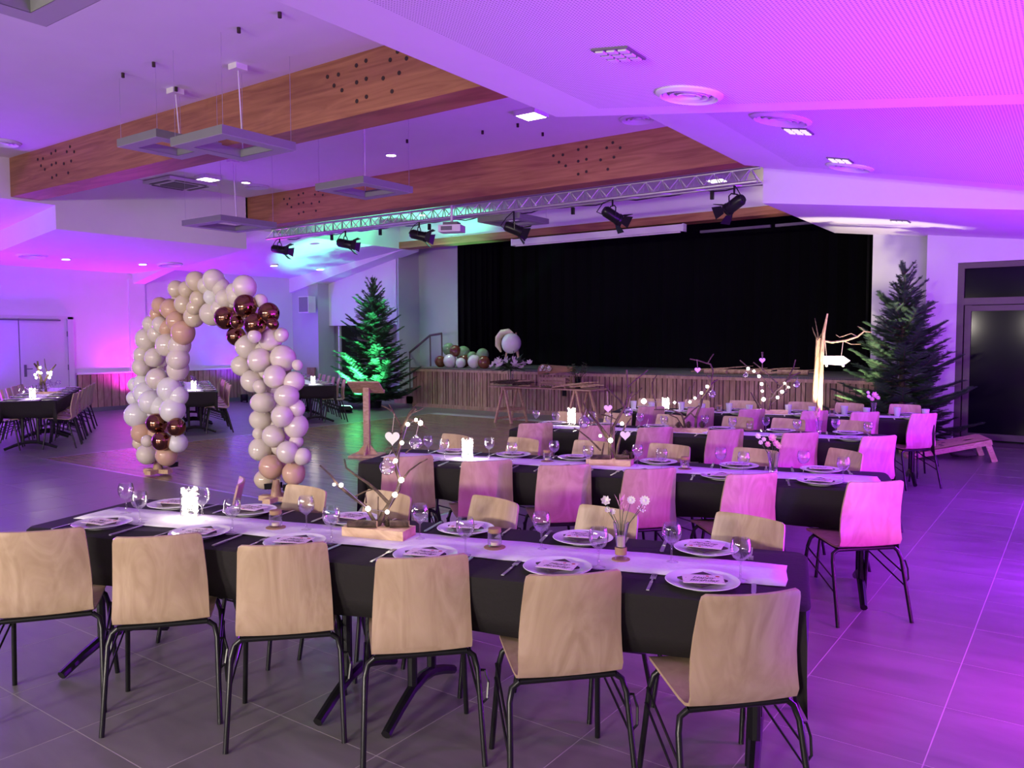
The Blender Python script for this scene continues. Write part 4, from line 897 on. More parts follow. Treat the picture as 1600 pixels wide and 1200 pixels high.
# driftwood and logs on the stage floor
for k, (px0, px1, py, rd, l) in enumerate(((1100, 1136, 583, 0.045, 'thick sawn log at the left of the stage driftwood'), (1126, 1188, 580, 0.04, 'long weathered log on the stage behind the fourth table centrepiece'), (1180, 1206, 578, 0.05, 'short weathered log in the middle of the stage driftwood'), (1215, 1262, 582, 0.05, 'thick weathered log near the signpost on the stage'))):
    Y = 15.0+0.12*k; a, b_ = at(px0, py, Y=Y), at(px1, py, Y=Y); L_ = b_.x-a.x
    o = thing('driftwood_log', l, 'log', ((a.x+b_.x)/2, Y, SZ), R(4*k-5), 'logs on the stage')
    MB().tube(((-L_/2, 0, rd), (0, 0.03, rd*1.1), (L_/2, 0, rd)), (rd, rd*1.05, rd*0.9), 10).build('log', 'pale_log', o, 40)
for k, px in enumerate((1120, 1165, 1235)):
    p = at(px, 576, Y=15.3); twigs('driftwood_branches', (p.x, 15.35, SZ), 6, 0.8, 30+k, '%s tangle of grey branches on the stage behind the logs' % ('left-hand', 'middle', 'right-hand')[k], (0.3, 0.15), 'pale_log', (0.008, 0.02), 'branch tangles on the stage')

# ============================================================ CHAIR (beech shell on black tube frame)
def chair_proto():
    t = thing('dining_chair', 'proto', 'chair')
    # shell profile (y, z, half width): front lip -> seat -> bend -> back top
    prof = [(0.205, 0.432, 0.165), (0.200, 0.447, 0.188), (0.170, 0.458, 0.198), (0.08, 0.452, 0.200), (-0.02, 0.440, 0.199), (-0.10, 0.430, 0.197), (-0.150, 0.430, 0.196), (-0.182, 0.442, 0.196), (-0.197, 0.470, 0.196), (-0.205, 0.53, 0.194), (-0.212, 0.60, 0.191), (-0.222, 0.67, 0.187), (-0.238, 0.74, 0.182), (-0.252, 0.795, 0.178), (-0.256, 0.812, 0.174), (-0.258, 0.820, 0.160)]
    nu = 9; th_ = 0.011; k = len(prof); top = []; bot = []
    for i, (y, z, hw) in enumerate(prof):
        y0, z0, _ = prof[max(i-1, 0)]; y1, z1, _ = prof[min(i+1, k-1)]
        tn = Vector((0, y1-y0, z1-z0)).normalized(); nrm = Vector((0, tn.z, -tn.y))   # points up/front
        bk = max(0, min(1, (z-0.46)/0.10)) if i > 6 else 0
        for j in range(nu):
            u = -1+2*j/(nu-1); c = Vector((hw*u, y+bk*0.030*u*u, z+(1-bk)*0.006*u*u)); top.append(c-nrm*th_*0.5); bot.append(c+nrm*th_*0.5)
    N = k*nu; fs = []
    for i in range(k-1):
        for j in range(nu-1):
            a = i*nu+j; fs += [(a, a+1, a+nu+1, a+nu), (N+a+nu, N+a+nu+1, N+a+1, N+a)]
    for i in range(k-1): a = i*nu; fs += [(a, a+nu, N+a+nu, N+a), (a+nu-1, N+a+nu-1, N+a+2*nu-1, a+2*nu-1)]
    for j in range(nu-1): fs += [(j, N+j, N+j+1, j+1), ((k-1)*nu+j, (k-1)*nu+j+1, N+(k-1)*nu+j+1, N+(k-1)*nu+j)]
    # seat and backrest are one bent shell, cut at the bend
    def cut(lo, hi, name):
        mb = MB(); idx = {}; 
        for f in fs:
            rows = [(q % N)//nu for q in f]
            if min(rows) >= lo and max(rows) <= hi:
                g = []
                for q in f:
                    if q not in idx: idx[q] = len(mb.v); mb.v.append(tuple((top+bot)[q]))
                    g.append(idx[q])
                mb.f.append(tuple(g))
        return mb.build(name, 'beech', t, 50)
    cut(0, 7, 'seat'); cut(7, k-1, 'backrest')
    r_ = 0.0115
    def U(y_top, z_top, y_bot, wt, wb, name):
        z_top -= 0.004
        pts = [(-wb, y_bot, 0.0), (-wt, y_top+(y_bot-y_top)*0.16, z_top*0.84), (-wt+0.012, y_top+0.002, z_top-0.022), (-wt+0.04, y_top, z_top), (0, y_top, z_top), (wt-0.04, y_top, z_top), (wt-0.012, y_top+0.002, z_top-0.022), (wt, y_top+(y_bot-y_top)*0.16, z_top*0.84), (wb, y_bot, 0.0)]
        MB().tube(pts[:4], r_, 8).build('leg', 'black_metal', t, 50); MB().tube(pts[5:], r_, 8).build('leg', 'black_metal', t, 50)
        MB().tube(pts[3:6], r_, 8, False).build('frame_bar', 'black_metal', t, 50)
    U(-0.145, 0.418, -0.252, 0.222, 0.236, 'rear'); U(0.135, 0.440, 0.205, 0.205, 0.226, 'front')
    for s_ in (-1, 1):
        MB().tube(((s_*0.17, -0.14, 0.414), (s_*0.17, 0.135, 0.434)), 0.008, 6).build('seat_rail', 'black_metal', t)
        MB().tube(((s_*0.218, 0.14, 0.37), (s_*0.232, -0.18, 0.265)), 0.005, 5).build('side_rod', 'black_metal', t)
        MB().tube(((s_*0.220, 0.15, 0.31), (s_*0.235, -0.20, 0.19)), 0.005, 5).build('side_rod', 'black_metal', t)
    MB().tube(((0.224, -0.16, 0.34), (0.252, -0.155, 0.335), (0.264, -0.165, 0.29), (0.256, -0.185, 0.235), (0.236, -0.19, 0.22)), 0.0055, 5).build('link_clip', 'black_metal', t)
    return t
CH = chair_proto(); ch_used = [False]
YB = -0.262      # where the top of the backrest stands, in the chair's own frame
def chair(top_x, top_y, ang, label, group):
    """top_x, top_y = middle of the backrest's upper edge; ang = direction of the chair's own right-hand side"""
    c = CH if not ch_used[0] else copy_tree(CH); ch_used[0] = True
    fwd = Vector((-math.sin(ang), math.cos(ang)))
    c.location = (top_x-fwd.x*YB, top_y-fwd.y*YB, 0.0); c.rotation_euler = (0, 0, ang); c.scale = (1, 1, 1.03); c['label'] = label; c['group'] = group; return c

# ============================================================ LAID TABLES
TH = R(16.3); TU = Vector((math.cos(TH), math.sin(TH))); TN = Vector((-math.sin(TH), math.cos(TH))); TZ = 0.745
class Frame:
    def __init__(s, u, n): s.u, s.n = u, n; s.ang = math.atan2(u.y, u.x)
    def W(s, a, b, z=0.0): q = s.u*a+s.n*b; return Vector((q.x, q.y, z))
F0 = Frame(TU, TN)
def table_units(F, s0, s1, nc, names):
    half = (s1-s0)/2
    for k in (0, 1):
        c = F.W(s0+half*(k+0.5), nc); t = thing('folding_table', names[k], 'table', c, F.ang, 'black folding tables')
        L_ = half-0.01
        MB().box((0, 0, TZ-0.030), (L_, 0.74, 0.026)).build('tabletop', 'black_metal', t)
        for e in (-1, 1):
            x = e*(L_/2-0.16)
            for y in (-0.10, 0.10): MB().tube(((x, y, 0.12), (x, y, TZ-0.04)), 0.022, 8).build('column', 'black_metal', t, 40)
            MB().tube(((x, -0.35, 0.022), (x, -0.22, 0.075), (x, -0.10, 0.115), (x, 0, 0.125), (x, 0.10, 0.115), (x, 0.22, 0.075), (x, 0.35, 0.022)), (0.022, 0.024, 0.026, 0.027, 0.026, 0.024, 0.022), 8).build('foot', 'black_metal', t, 40)
            MB().box((x, 0, TZ-0.05), (0.06, 0.6, 0.02)).build('top_bracket', 'black_metal', t)
def tablecloth(F, s0, s1, nc, label, hem=0.25, seed=0):
    r_ = random.Random(seed); hx, hy, cr_ = (s1-s0)/2, 0.385, 0.06; t = F.W((s0+s1)/2, nc, TZ)
    def ring(ex, z, wav=0.0):
        out = []; N_ = 120
        # walk the outline: corner-rounded rectangle grown by ex
        per = []
        for cx, cy, a0 in ((hx-cr_, hy-cr_, 0), (-hx+cr_, hy-cr_, PI/2), (-hx+cr_, -hy+cr_, PI), (hx-cr_, -hy+cr_, 1.5*PI)):
            for j in range(7): a = a0+PI/2*j/6; per.append((cx, cy, a, abs(j-3) < 4, 1-abs(j-3)/3.0))
        pts = []
        for q in range(len(per)):
            cx, cy, a, _, cf = per[q]; pts.append((cx+math.cos(a)*(cr_+ex+wav*cf*0.045), cy+math.sin(a)*(cr_+ex+wav*cf*0.045), cf))
            nx = per[(q+1) % len(per)]
            if (cx, cy) != (nx[0], nx[1]):
                a0 = (cx+math.cos(a)*(cr_+ex), cy+math.sin(a)*(cr_+ex)); b0 = (nx[0]+math.cos(nx[2])*(cr_+ex), nx[1]+math.sin(nx[2])*(cr_+ex))
                m_ = int(math.hypot(b0[0]-a0[0], b0[1]-a0[1])/0.16)
                for w_ in range(1, m_): g = w_/m_; pts.append((a0[0]+(b0[0]-a0[0])*g, a0[1]+(b0[1]-a0[1])*g, 0.0 if min(g*m_, (1-g)*m_) > 2 else 0.35*(1-min(g*m_, (1-g)*m_)/2.5)))
        return pts
    base = ring(0, 0); n = len(base); ph = [r_.uniform(0, 6) for _ in range(4)]; rows = []
    for lv, (f, ex) in enumerate(((0, -0.012), (0.03, 0.0), (0.35, -0.02), (0.7, -0.05), (1.0, -0.07))):
        rr_ = ring(ex, 0, f*2.0); row = []
        for i, (x, y, cf) in enumerate(rr_):
            drop = hem+0.13*max(0, cf)**1.5+0.008*math.sin(i*0.9+ph[0]); w_ = 0.006*f*math.sin(i*1.1+ph[1])+0.004*f*math.sin(i*2.3+ph[2]); l_ = math.hypot(x, y) or 1
            row.append((x+(w_ if abs(y) < hy-0.02 else 0), y+(w_ if abs(y) >= hy-0.05 else 0), 0.004-(drop*f if lv > 0 else 0)))
        rows.append(row)
    vs = [v for row in rows for v in row]; fs = [(a*n+i, a*n+(i+1) % n, (a+1)*n+(i+1) % n, (a+1)*n+i) for a in range(4) for i in range(n)]
    vs.append((0, 0, 0.004)); c = len(vs)-1; fs += [(i, (i+1) % n, c) for i in range(n)]
    o = MB().add(vs, fs).build('tablecloth', 'cloth_black', None, 50, t, F.ang)
    md = o.modifiers.new('thick', 'SOLIDIFY'); md.thickness = 0.003; md.offset = 1
    return tag(o, label, 'tablecloth', 'black tablecloths')
def runner(F, s0, s1, nc, label, hw=0.148, seed=1):
    r_ = random.Random(seed); n = int((s1-s0)/0.07); vs = []
    for i in range(n+1):
        x = (s0-s1)/2+(s1-s0)*i/n
        for k, y in enumerate((-hw, -hw*0.4, hw*0.4, hw)): vs.append((x+(r_.uniform(-.006, .006) if i in (0, n) else 0), y+(r_.uniform(-.004, .004) if k in (0, 3) else 0), 0.0025+0.0025*math.sin(i*0.9+k*1.3)*r_.random()+0.0015))
    fs = [(i*4+k, (i+1)*4+k, (i+1)*4+k+1, i*4+k+1) for i in range(n) for k in range(3)]
    o = MB().add(vs, fs).build('table_runner', 'runner_white', None, 60, F.W((s0+s1)/2, nc, TZ+0.0085), F.ang); md = o.modifiers.new('thick', 'SOLIDIFY'); md.thickness = 0.0012
    return tag(o, label, 'table runner', 'white table runners')
# tableware prototypes (meshes shared by every copy)
PL_ME = MB().lathe([(0.001, 0.004), (0.085, 0.004), (0.092, 0.006), (0.115, 0.016), (0.136, 0.021), (0.1375, 0.0225), (0.136, 0.024), (0.114, 0.0195), (0.090, 0.0095), (0.084, 0.008), (0.001, 0.008)], 40).mesh('plate', 'china', 35)
PF_ME = MB().lathe([(0.070, 0.0), (0.075, 0.0), (0.077, 0.005), (0.068, 0.005)], 32).mesh('foot_ring', 'china', 40)
GL_ME = MB().lathe([(0.001, 0.001), (0.034, 0.001), (0.035, 0.003), (0.012, 0.007), (0.0042, 0.014), (0.0036, 0.045), (0.0042, 0.074), (0.014, 0.082), (0.028, 0.092), (0.0375, 0.110), (0.040, 0.128), (0.0375, 0.148), (0.0325, 0.165), (0.0318, 0.165), (0.0368, 0.148), (0.0392, 0.128), (0.0367, 0.110), (0.027, 0.0935), (0.012, 0.085), (0.001, 0.083)], 24).mesh('glass', 'clear_glass', 50)
mb = MB().box((0, 0, 0), (0.13, 0.13, 0.006)); NP_ME = mb.mesh('napkin', 'napkin_dark')
CARD_ME = MB().box((0, 0, 0), (0.150, 0.105, 0.0016)).mesh('card', 'card_paper')
def lettering():
    vs, fs = [], []
    for txt, yy, sz in (('Happy', 0.004, 0.031), ('Birthday', -0.030, 0.031)):
        cu = bpy.data.curves.new('t', 'FONT'); cu.body = txt; cu.size = sz; cu.shear = 0.45; cu.align_x = 'CENTER'; cu.resolution_u = 2; cu.offset = 0.0004
        ob = bpy.data.objects.new('t', cu); C.objects.link(ob); bpy.context.view_layer.update()
        me = ob.evaluated_get(bpy.context.evaluated_depsgraph_get()).to_mesh(); o = len(vs)
        vs += [(v.co.x, v.co.y+yy, 0.0012) for v in me.vertices]; fs += [tuple(i+o for i in p.vertices) for p in me.polygons]
        ob.to_mesh_clear(); bpy.data.objects.remove(ob); bpy.data.curves.remove(cu)
    me = bpy.data.meshes.new('lettering'); me.from_pydata(vs, [], fs); me.materials.append(M['ink']); me.update(); return me
TEXT_ME = lettering()
DOT_ME = MB().lathe([(0.001, 0.0014), (0.0065, 0.0014), (0.0065, 0.0008)], 10, (0.018, 0.036, 0)).lathe([(0.001, 0.0014), (0.008, 0.0014), (0.008, 0.0008)], 10, (0.055, 0.034, 0)).mesh('printed_seal', 'petal_red')
FK_ME = MB().box((0, -0.045, 0.003), (0.012, 0.11, 0.003)).box((0, 0.025, 0.004), (0.007, 0.05, 0.003))
for k in (-1.5, -0.5, 0.5, 1.5): FK_ME.box((k*0.006, 0.085, 0.005), (0.003, 0.045, 0.002))
FK_ME = FK_ME.box((0, 0.055, 0.004), (0.022, 0.022, 0.003)).mesh('fork', 'steel')
KN_ME = MB().box((0, -0.055, 0.004), (0.014, 0.10, 0.006)).prism([(-0.008, -0.005), (0.009, -0.005), (0.010, 0.085), (0.004, 0.105), (-0.008, 0.10)], 0.003, 0.0055).mesh('knife', 'steel')
CUP_ME = MB().lathe([(0.001, 0.002), (0.030, 0.0), (0.041, 0.108), (0.042, 0.110), (0.0395, 0.108), (0.029, 0.006), (0.001, 0.006)], 24).mesh('cup', 'cup_frost', 40)
TOPZ = TZ+0.0075
def put(name, me, label, cat, p, ang, group): o = link(name, me, None, p, ang); return tag(o, label, cat, group)
def setting(F, s, n, side, where, rowname, drink, rr_, detail=True):
    """one place setting; side -1 = camera side, +1 = stage side"""
    e = 1 if side < 0 else -1; ang = F.ang+(0 if side < 0 else PI)
    def q(dx, dy, z=TOPZ): return F.W(s+dx*e, n+dy*e, z)
    p = put('plate', PL_ME, 'white dinner plate, %s' % where, 'plate', q(0, 0), 0, 'dinner plates on the %s' % rowname); link('foot_ring', PF_ME, p)
    if not detail: return
    a = ang+rr_.uniform(-.12, .12)
    put('napkin', NP_ME, 'folded dark napkin, %s' % where, 'napkin', q(0.0, 0.0, TOPZ+0.0235), a+PI/4, 'napkins on the %s' % rowname)
    o = put('greeting_card', CARD_ME, 'pink birthday card, %s' % where, 'card', q(0.004, -0.012, TOPZ+0.0285), a+rr_.uniform(-.12, .12), 'birthday cards on the %s' % rowname)
    link('lettering', TEXT_ME, o); link('printed_seal', DOT_ME, o)
    put('fork', FK_ME, 'steel fork, %s' % where, 'fork', q(-0.185, -0.03), ang+rr_.uniform(-.08, .08), 'forks on the %s' % rowname)
    put('knife', KN_ME, 'steel knife, %s' % where, 'knife', q(0.185, -0.03), ang+rr_.uniform(-.08, .08), 'knives on the %s' % rowname)
    gx, gy = (0.13, 0.10) if side < 0 else (0.13, 0.205)
    if drink == 'glass': put('wine_glass', GL_ME, 'stemmed wine glass, %s' % where, 'wine glass', q(gx+rr_.uniform(-.02, .02), gy+rr_.uniform(-.02, .02)), 0, 'wine glasses on the %s' % rowname)
    elif drink == 'cup': put('plastic_cup', CUP_ME, 'frosted plastic cup, %s' % where, 'cup', q(gx+rr_.uniform(-.02, .02), gy), 0, 'plastic cups on the %s' % rowname)
ROWS = [ # name, s0, s1, centre n, runner n, near plate s, far plate s, near chairs (s, n, angle), far chairs
 ('front table', -3.56, 0.07, 3.235, 3.22, (-3.204,-2.614,-2.09,-1.445,-.868,-.306), (-3.2,-2.70,-2.086,-1.463,-.887,-.341),
  ((-3.10,2.62,54),(-2.544,2.716,50),(-1.955,2.766,46),(-1.335,2.785,47),(-.73,2.765,47),(-.123,2.743,47)), ((-3.04,3.88,-38),(-2.552,3.83,-2),(-2.037,3.84,-4),(-1.429,3.865,-11),(-.824,3.82,-8),(-.162,3.86,-11)), 'glass'),
 ('second table', -3.08, 0.62, 5.60, 5.60, (-2.6,-2.05,-1.5,-.95,-.43,.169), (-2.557,-2.05,-1.55,-.921,-.352,.192),
  ((-2.568,5.114,51),(-1.962,5.09,50),(-1.416,5.09,44),(-.854,5.12,49),(-.231,5.13,51),(.457,5.085,45)), ((-2.72,6.33,-10),(-2.086,6.29,-9),(-1.504,6.30,-1),(-.886,6.29,-4),(-.236,6.24,-7),(.407,6.36,-36)), 'glass'),
 ('third table', -2.72, 0.86, 7.97, 7.93, (-2.42,-1.85,-1.3,-.67,-.1,.5), (-2.418,-1.827,-1.325,-.667,-.103,.504),
  ((-2.379,7.50,54),(-1.76,7.50,50),(-1.207,7.50,49),(-.571,7.52,49),(.069,7.48,49),(.698,7.45,52)), ((-2.35,8.70,-8),(-1.80,8.72,-6),(-1.22,8.72,-6),(-.517,8.72,-9),(-.016,8.68,-8),(.617,8.66,-18)), 'glass'),
 ('fourth table', -2.15, 1.50, 10.22, 10.18, (-1.8,-1.2,-.62,.1,.7,1.28), (-1.8,-1.2,-.62,.1,.7,1.28),
  ((-1.62,9.75,52),(-1.03,9.75,52),(-.443,9.77,54),(.242,9.76,52),(.769,9.78,47),(1.364,9.80,52)), ((-1.83,10.98,0),(-1.2,10.98,2),(-.611,11.0,6),(.133,11.0,0),(.704,11.0,-8),(1.333,10.98,0)), 'cup')]
ENDS = ('farthest from the open aisle at its left end', 'second from its left end', 'third from its left end', 'third from its right end', 'second from its right end', 'at its right end')
ENDS = ('leftmost', 'second from left', 'third from left', 'third from right', 'second from right', 'rightmost')
for ri, (nm, s0, s1, nc, rn, ps, pf, cn, cf, drink) in enumerate(ROWS):
    rr_ = random.Random(100+ri)
    table_units(F0, s0+0.02, s1-0.02, nc, ['black folding table under the cloth of the %s, %s half' % (nm, h) for h in ('left', 'right')])
    tablecloth(F0, s0, s1, nc, 'black cloth draped over the %s' % nm, seed=ri)
    runner(F0, s0+0.08, s1-0.08, rn, 'white runner along the middle of the %s' % nm, seed=ri)
    for k in range(6):
        setting(F0, ps[k], nc-0.235, -1, '%s, camera side, %s' % (nm, ENDS[k]), nm, drink, rr_)
        setting(F0, pf[k], nc+0.245, 1, '%s, stage side, %s' % (nm, ENDS[k]), nm, drink, rr_)
        q = F0.W(cn[k][0]+0.025, cn[k][1]-0.085); chair(q.x, q.y, R(cn[k][2]), 'beech chair, %s, camera side, %s' % (nm, ENDS[k]), 'beech chairs at the %s' % nm)
        q = F0.W(cf[k][0], cf[k][1]); chair(q.x, q.y, R(cf[k][2]+180), 'beech chair, %s, stage side, %s' % (nm, ENDS[k]), 'beech chairs at the %s' % nm)

# left-hand tables, seen end-on
LD = Vector((-0.855, 0.52)).normalized(); LN = Vector((LD.y, -LD.x))*-1.0
LN = Vector((0.52, 0.855)).normalized()
FL = Frame(LD, LN)
LT = (('left table by the door', -12.82, 5.42, 'l1'), ('left table behind balloon arch', -12.62, 8.05, 'l2'), ('left table beside the lectern', -12.28, 10.50, 'l3'))
for li, (nm, ex, ey, code) in enumerate(LT):
    e = Vector((ex, ey)); s0 = e.dot(LD); nc = e.dot(LN); s1 = s0+3.6; rr_ = random.Random(200+li)
    table_units(FL, s0+0.02, s1-0.02, nc, ['black folding table at the %s end of the %s' % (h, nm) for h in ('near', 'far')])
    tablecloth(FL, s0, s1, nc, 'black cloth draped over the %s' % nm, seed=20+li); runner(FL, s0+0.03, s1-0.08, nc, 'white runner along the %s' % nm, seed=20+li)
    for k in range(6):
        w_ = '%s from near end' % ORD[k]
        setting(FL, s0+0.32+0.59*k, nc+0.245, 1, '%s, stage side, %s' % (nm, w_), nm, 'glass', rr_)
        setting(FL, s0+0.32+0.59*k, nc-0.235, -1, '%s, camera side, %s' % (nm, w_), nm, 'glass' if li == 0 else None, rr_)
        q = FL.W(s0+0.34+0.59*k, nc+0.64); chair(q.x, q.y, FL.ang+rr_.uniform(-.1, .1), 'beech chair, %s, stage side, %s' % (nm, w_), 'beech chairs at the %s' % nm)
        if li < 2 or k > 1:
            q = FL.W(s0+0.34+0.59*k, nc-0.62); chair(q.x, q.y, FL.ang+PI+rr_.uniform(-.1, .1), 'beech chair, %s, camera side, %s' % (nm, w_), 'beech chairs at the %s' % nm)

# ============================================================ CENTREPIECES
def heart_mesh():
    poly = []
    for i in range(28):
        a = 2*PI*i/28; x = 16*math.sin(a)**3; y = 13*math.cos(a)-5*math.cos(2*a)-2*math.cos(3*a)-math.cos(4*a); poly.append((x/17, y/17))
    return MB().prism(poly, -0.06, 0.06, Matrix.Rotation(PI/2, 4, 'X')).mesh('heart', 'white_paint')
HEART = heart_mesh(); BALL = MB().sphere((0, 0, 0), 1, 20, 14).mesh('ball', 'ornament_glass', 60); CAP = MB().lathe([(0.001, 1.16), (0.2, 1.14), (0.24, 0.97), (0.001, 0.97)], 10).mesh('cap', 'steel', 40)
BALLIN = MB().sphere((0, 0, -0.45), 0.45, 12, 8, (1, 1, 0.6)).mesh('filling', 'petal_white', 60)
BULB = MB().sphere((0, 0, 0), 1, 10, 6).mesh('fairy_bulb', 'bulb_on', 60)
def cone_mesh():
    mb = MB()
    for i in range(9):
        f = i/8; r_ = math.sin(PI*(0.18+0.74*f))*0.5; z = f
        for k in range(8):
            a = 2*PI*k/8+i*0.4; d = Vector((math.cos(a), math.sin(a), 0)); s_ = Vector((-d.y, d.x, 0)); c = Vector((0, 0, z))
            mb.add([c+d*r_*0.4, c+d*r_+s_*r_*0.3+Vector((0, 0, 0.03)), c+d*r_*1.15+Vector((0, 0, 0.1)), c+d*r_-s_*r_*0.3+Vector((0, 0, 0.03))], [(0, 1, 2, 3)])
    mb.lathe([(0.05, 0), (0.26, 0.15), (0.30, 0.5), (0.12, 0.95), (0.01, 1.02)], 10); return mb.mesh('pine_cone', 'pinecone')
CONE = cone_mesh()
def centrepiece(nm, base_px, plank_px, polys, bulbs, hearts, balls, cones, logs, seed):
    r_ = random.Random(seed); p = at(base_px[0], base_px[1], z=TOPZ); D0 = depth(p)
    t = thing('branch_centrepiece', 'bare branch centrepiece with fairy lights on a wooden block on the %s' % nm, 'centrepiece', p, F0.ang)
    inv = Matrix.Rotation(-F0.ang, 4, 'Z')
    L_ = (plank_px[1]-plank_px[0])/FPX*D0/math.cos(F0.ang-YAW)
    MB().box((0, 0, 0.024), (L_, 0.13, 0.048)).build('block', 'pine', t)
    for pl, r0 in polys:
        k = len(pl); dz = r_.uniform(-0.06, 0.10); pts = []
        for i, (x, y) in enumerate(pl):
            g = i/(k-1); d = D0+0.02+dz*g+r_.uniform(-.008, .008)
            root = i == 0 and y > base_px[1]-0.32*(plank_px[1]-plank_px[0])
            if root: d = D0
            v = inv @ (at(x, y, D=d)-p)
            if root: v.z = min(v.z, 0.045); v.y = max(-0.05, min(0.05, v.y))
            pts.append(v)
        sc_ = 1/FPX*D0
        MB().tube(pts, [max(0.9, r0*(1-0.62*i/(k-1)))*sc_ for i in range(k)], 7).build('branch', 'bark', t, 50)
    bl = [inv @ (at(x, y, D=D0-0.012)-p) for x, y, _ in bulbs]
    wire = MB().tube(bl, 0.0012, 4).build('light_wire', 'steel', t)
    for x, y, rb in bulbs:
        o = link('fairy_bulb', BULB, wire, inv @ (at(x, y, D=D0-0.02)-p)); s_ = rb/FPX*D0; o.scale = (s_, s_, s_)
    gp = p.copy()
    for i, (x, y, rr_, ytop) in enumerate(hearts):
        q = at(x, y, D=D0-0.045); s_ = rr_/FPX*D0
        o = thing('heart_ornament', 'white wooden heart, %s, hanging from the branches on the %s' % (('higher one' if i == 0 else 'lower one') if len(hearts) > 1 else 'the only one', nm), 'ornament', q, YAW+r_.uniform(-.3, .3), 'white hearts')
        c = link('heart', HEART, o); c.scale = (s_, s_, s_)
        MB().tube(((0, 0, s_*0.7), (0, 0.03, (y-ytop)/FPX*D0)), 0.0015, 4).build('string', 'string', o)
    for i, (x, y, rr_, ytop) in enumerate(balls):
        q = at(x, y, D=D0-0.05); s_ = rr_/FPX*D0
        o = thing('glass_bauble', 'clear glass bauble with white filling, %s on the branches of the %s' % (('upper one' if i == 0 else 'lower one') if len(balls) > 1 else 'single', nm), 'ornament', q, 0, 'glass baubles')
        c = link('ball', BALL, o); c.scale = (s_,)*3; link('cap', CAP, c); link('filling', BALLIN, c)
        MB().tube(((0, 0, s_*1.1), (0, 0.03, (y-ytop)/FPX*D0)), 0.0015, 4).build('string', 'string', o)
    for i, (x, y, rr_) in enumerate(cones):
        q = at(x, y, D=D0-0.01); s_ = rr_*2/FPX*D0; o = put('pine_cone', CONE, 'dark pine cone, %s from the left on the wooden block of the %s' % (ORD[i], nm), 'pine cone', (q.x, q.y, TOPZ+0.048), 0, 'pine cones'); o.scale = (s_, s_, s_)
    for i, (x, y, ln) in enumerate(logs):
        q = at(x, y, D=D0-0.03); s_ = ln/2/FPX*D0
        o = thing('small_log', 'short bark-covered log on the %s of the block on the %s' % (('left', 'right')[i], nm), 'log', (q.x, q.y, TOPZ+0.048), YAW+r_.uniform(-.2, .1), 'small logs'); rd = 0.017
        MB().tube(((-s_, 0, rd), (0, 0.004, rd), (s_, 0, rd)), (rd, rd*1.05, rd*0.95), 10).build('log', 'bark', o, 40)
        MB().tube(((s_-0.001, 0, rd), (s_+0.0015, 0, rd)), rd*0.88, 10).build('cut_end', 'pale_log', o)
centrepiece('front table', (592, 838), (541, 641),
 [([(590,818),(598,803),(610,785),(622,765),(625,750),(620,735),(621,715),(625,690),(628,668),(638,650),(650,638)],4.6), ([(625,700),(627,668),(615,645),(608,632)],2.6), ([(612,642),(604,637),(597,634)],1.6), ([(630,668),(638,648),(650,632)],1.8), ([(644,645),(655,641),(662,637)],1.4),
  ([(638,655),(655,661),(664,666),(668,671)],2.4), ([(622,715),(615,705),(611,692)],2.0), ([(612,700),(605,701),(600,705)],1.6), ([(590,808),(570,790),(550,776),(530,760),(517,743),(500,727)],3.2), ([(607,786),(590,768),(575,755),(555,742),(541,731),(538,717)],3.0),
  ([(556,775),(570,768),(585,764)],1.4), ([(591,808),(590.5,790),(591,776)],1.8), ([(630,748),(640,735),(655,724),(668,717)],1.8), ([(634,708),(638,704),(643,701)],1.4), ([(572,786),(572,779),(571,772)],1.5)],
 [(522,757,2.2),(533,758,3.4),(575,795,4.0),(605,800,3.2),(617,773,4.0),(627,750,4.2),(618,720,3.3),(628,692,3.0),(637,663,3.0),(650,656,2.6),(657,661,3.8)],
 [(613,684,12.5,648)], [(650,692,10.5,655),(605,730,12,705)], [(606,818,7)], [(566,822,46),(624,819,30)], 1)
centrepiece('second table', (953, 727), (921, 987),
 [([(953,718),(953,700),(955,680),(958,668),(968,650),(977,635),(980,620),(980,600),(979,578)],3.4), ([(963,716),(966,695),(970,680),(978,665),(986,653)],2.6), ([(951,684),(940,668),(928,655),(915,640),(912,630)],2.4), ([(975,637),(968,625),(955,613),(947,606)],1.7), ([(979,624),(985,617),(988,612)],1.6), ([(984,622),(995,614),(1003,606)],1.0),
  ([(940,716),(942,703),(944,692)],2.0), ([(939,704),(920,685),(905,673),(897,669)],1.6), ([(954,678),(955,660),(956,640),(956,618)],1.2), ([(963,708),(950,688),(938,670),(926,650),(921,634)],1.8), ([(962,655),(950,650),(940,648)],1.0), ([(980,606),(990,596),(1003,586),(1012,578)],1.1)],
 [(938,681,2.3),(954,688,3.8),(972,662,2.8)], [(950,638,7,612),(977,680,8.5,662)], [(982,644,7,620),(913,660,9.5,640)], [(978,712,6.5),(986,713,5.5)], [(938,717,30),(972,717,20)], 2)
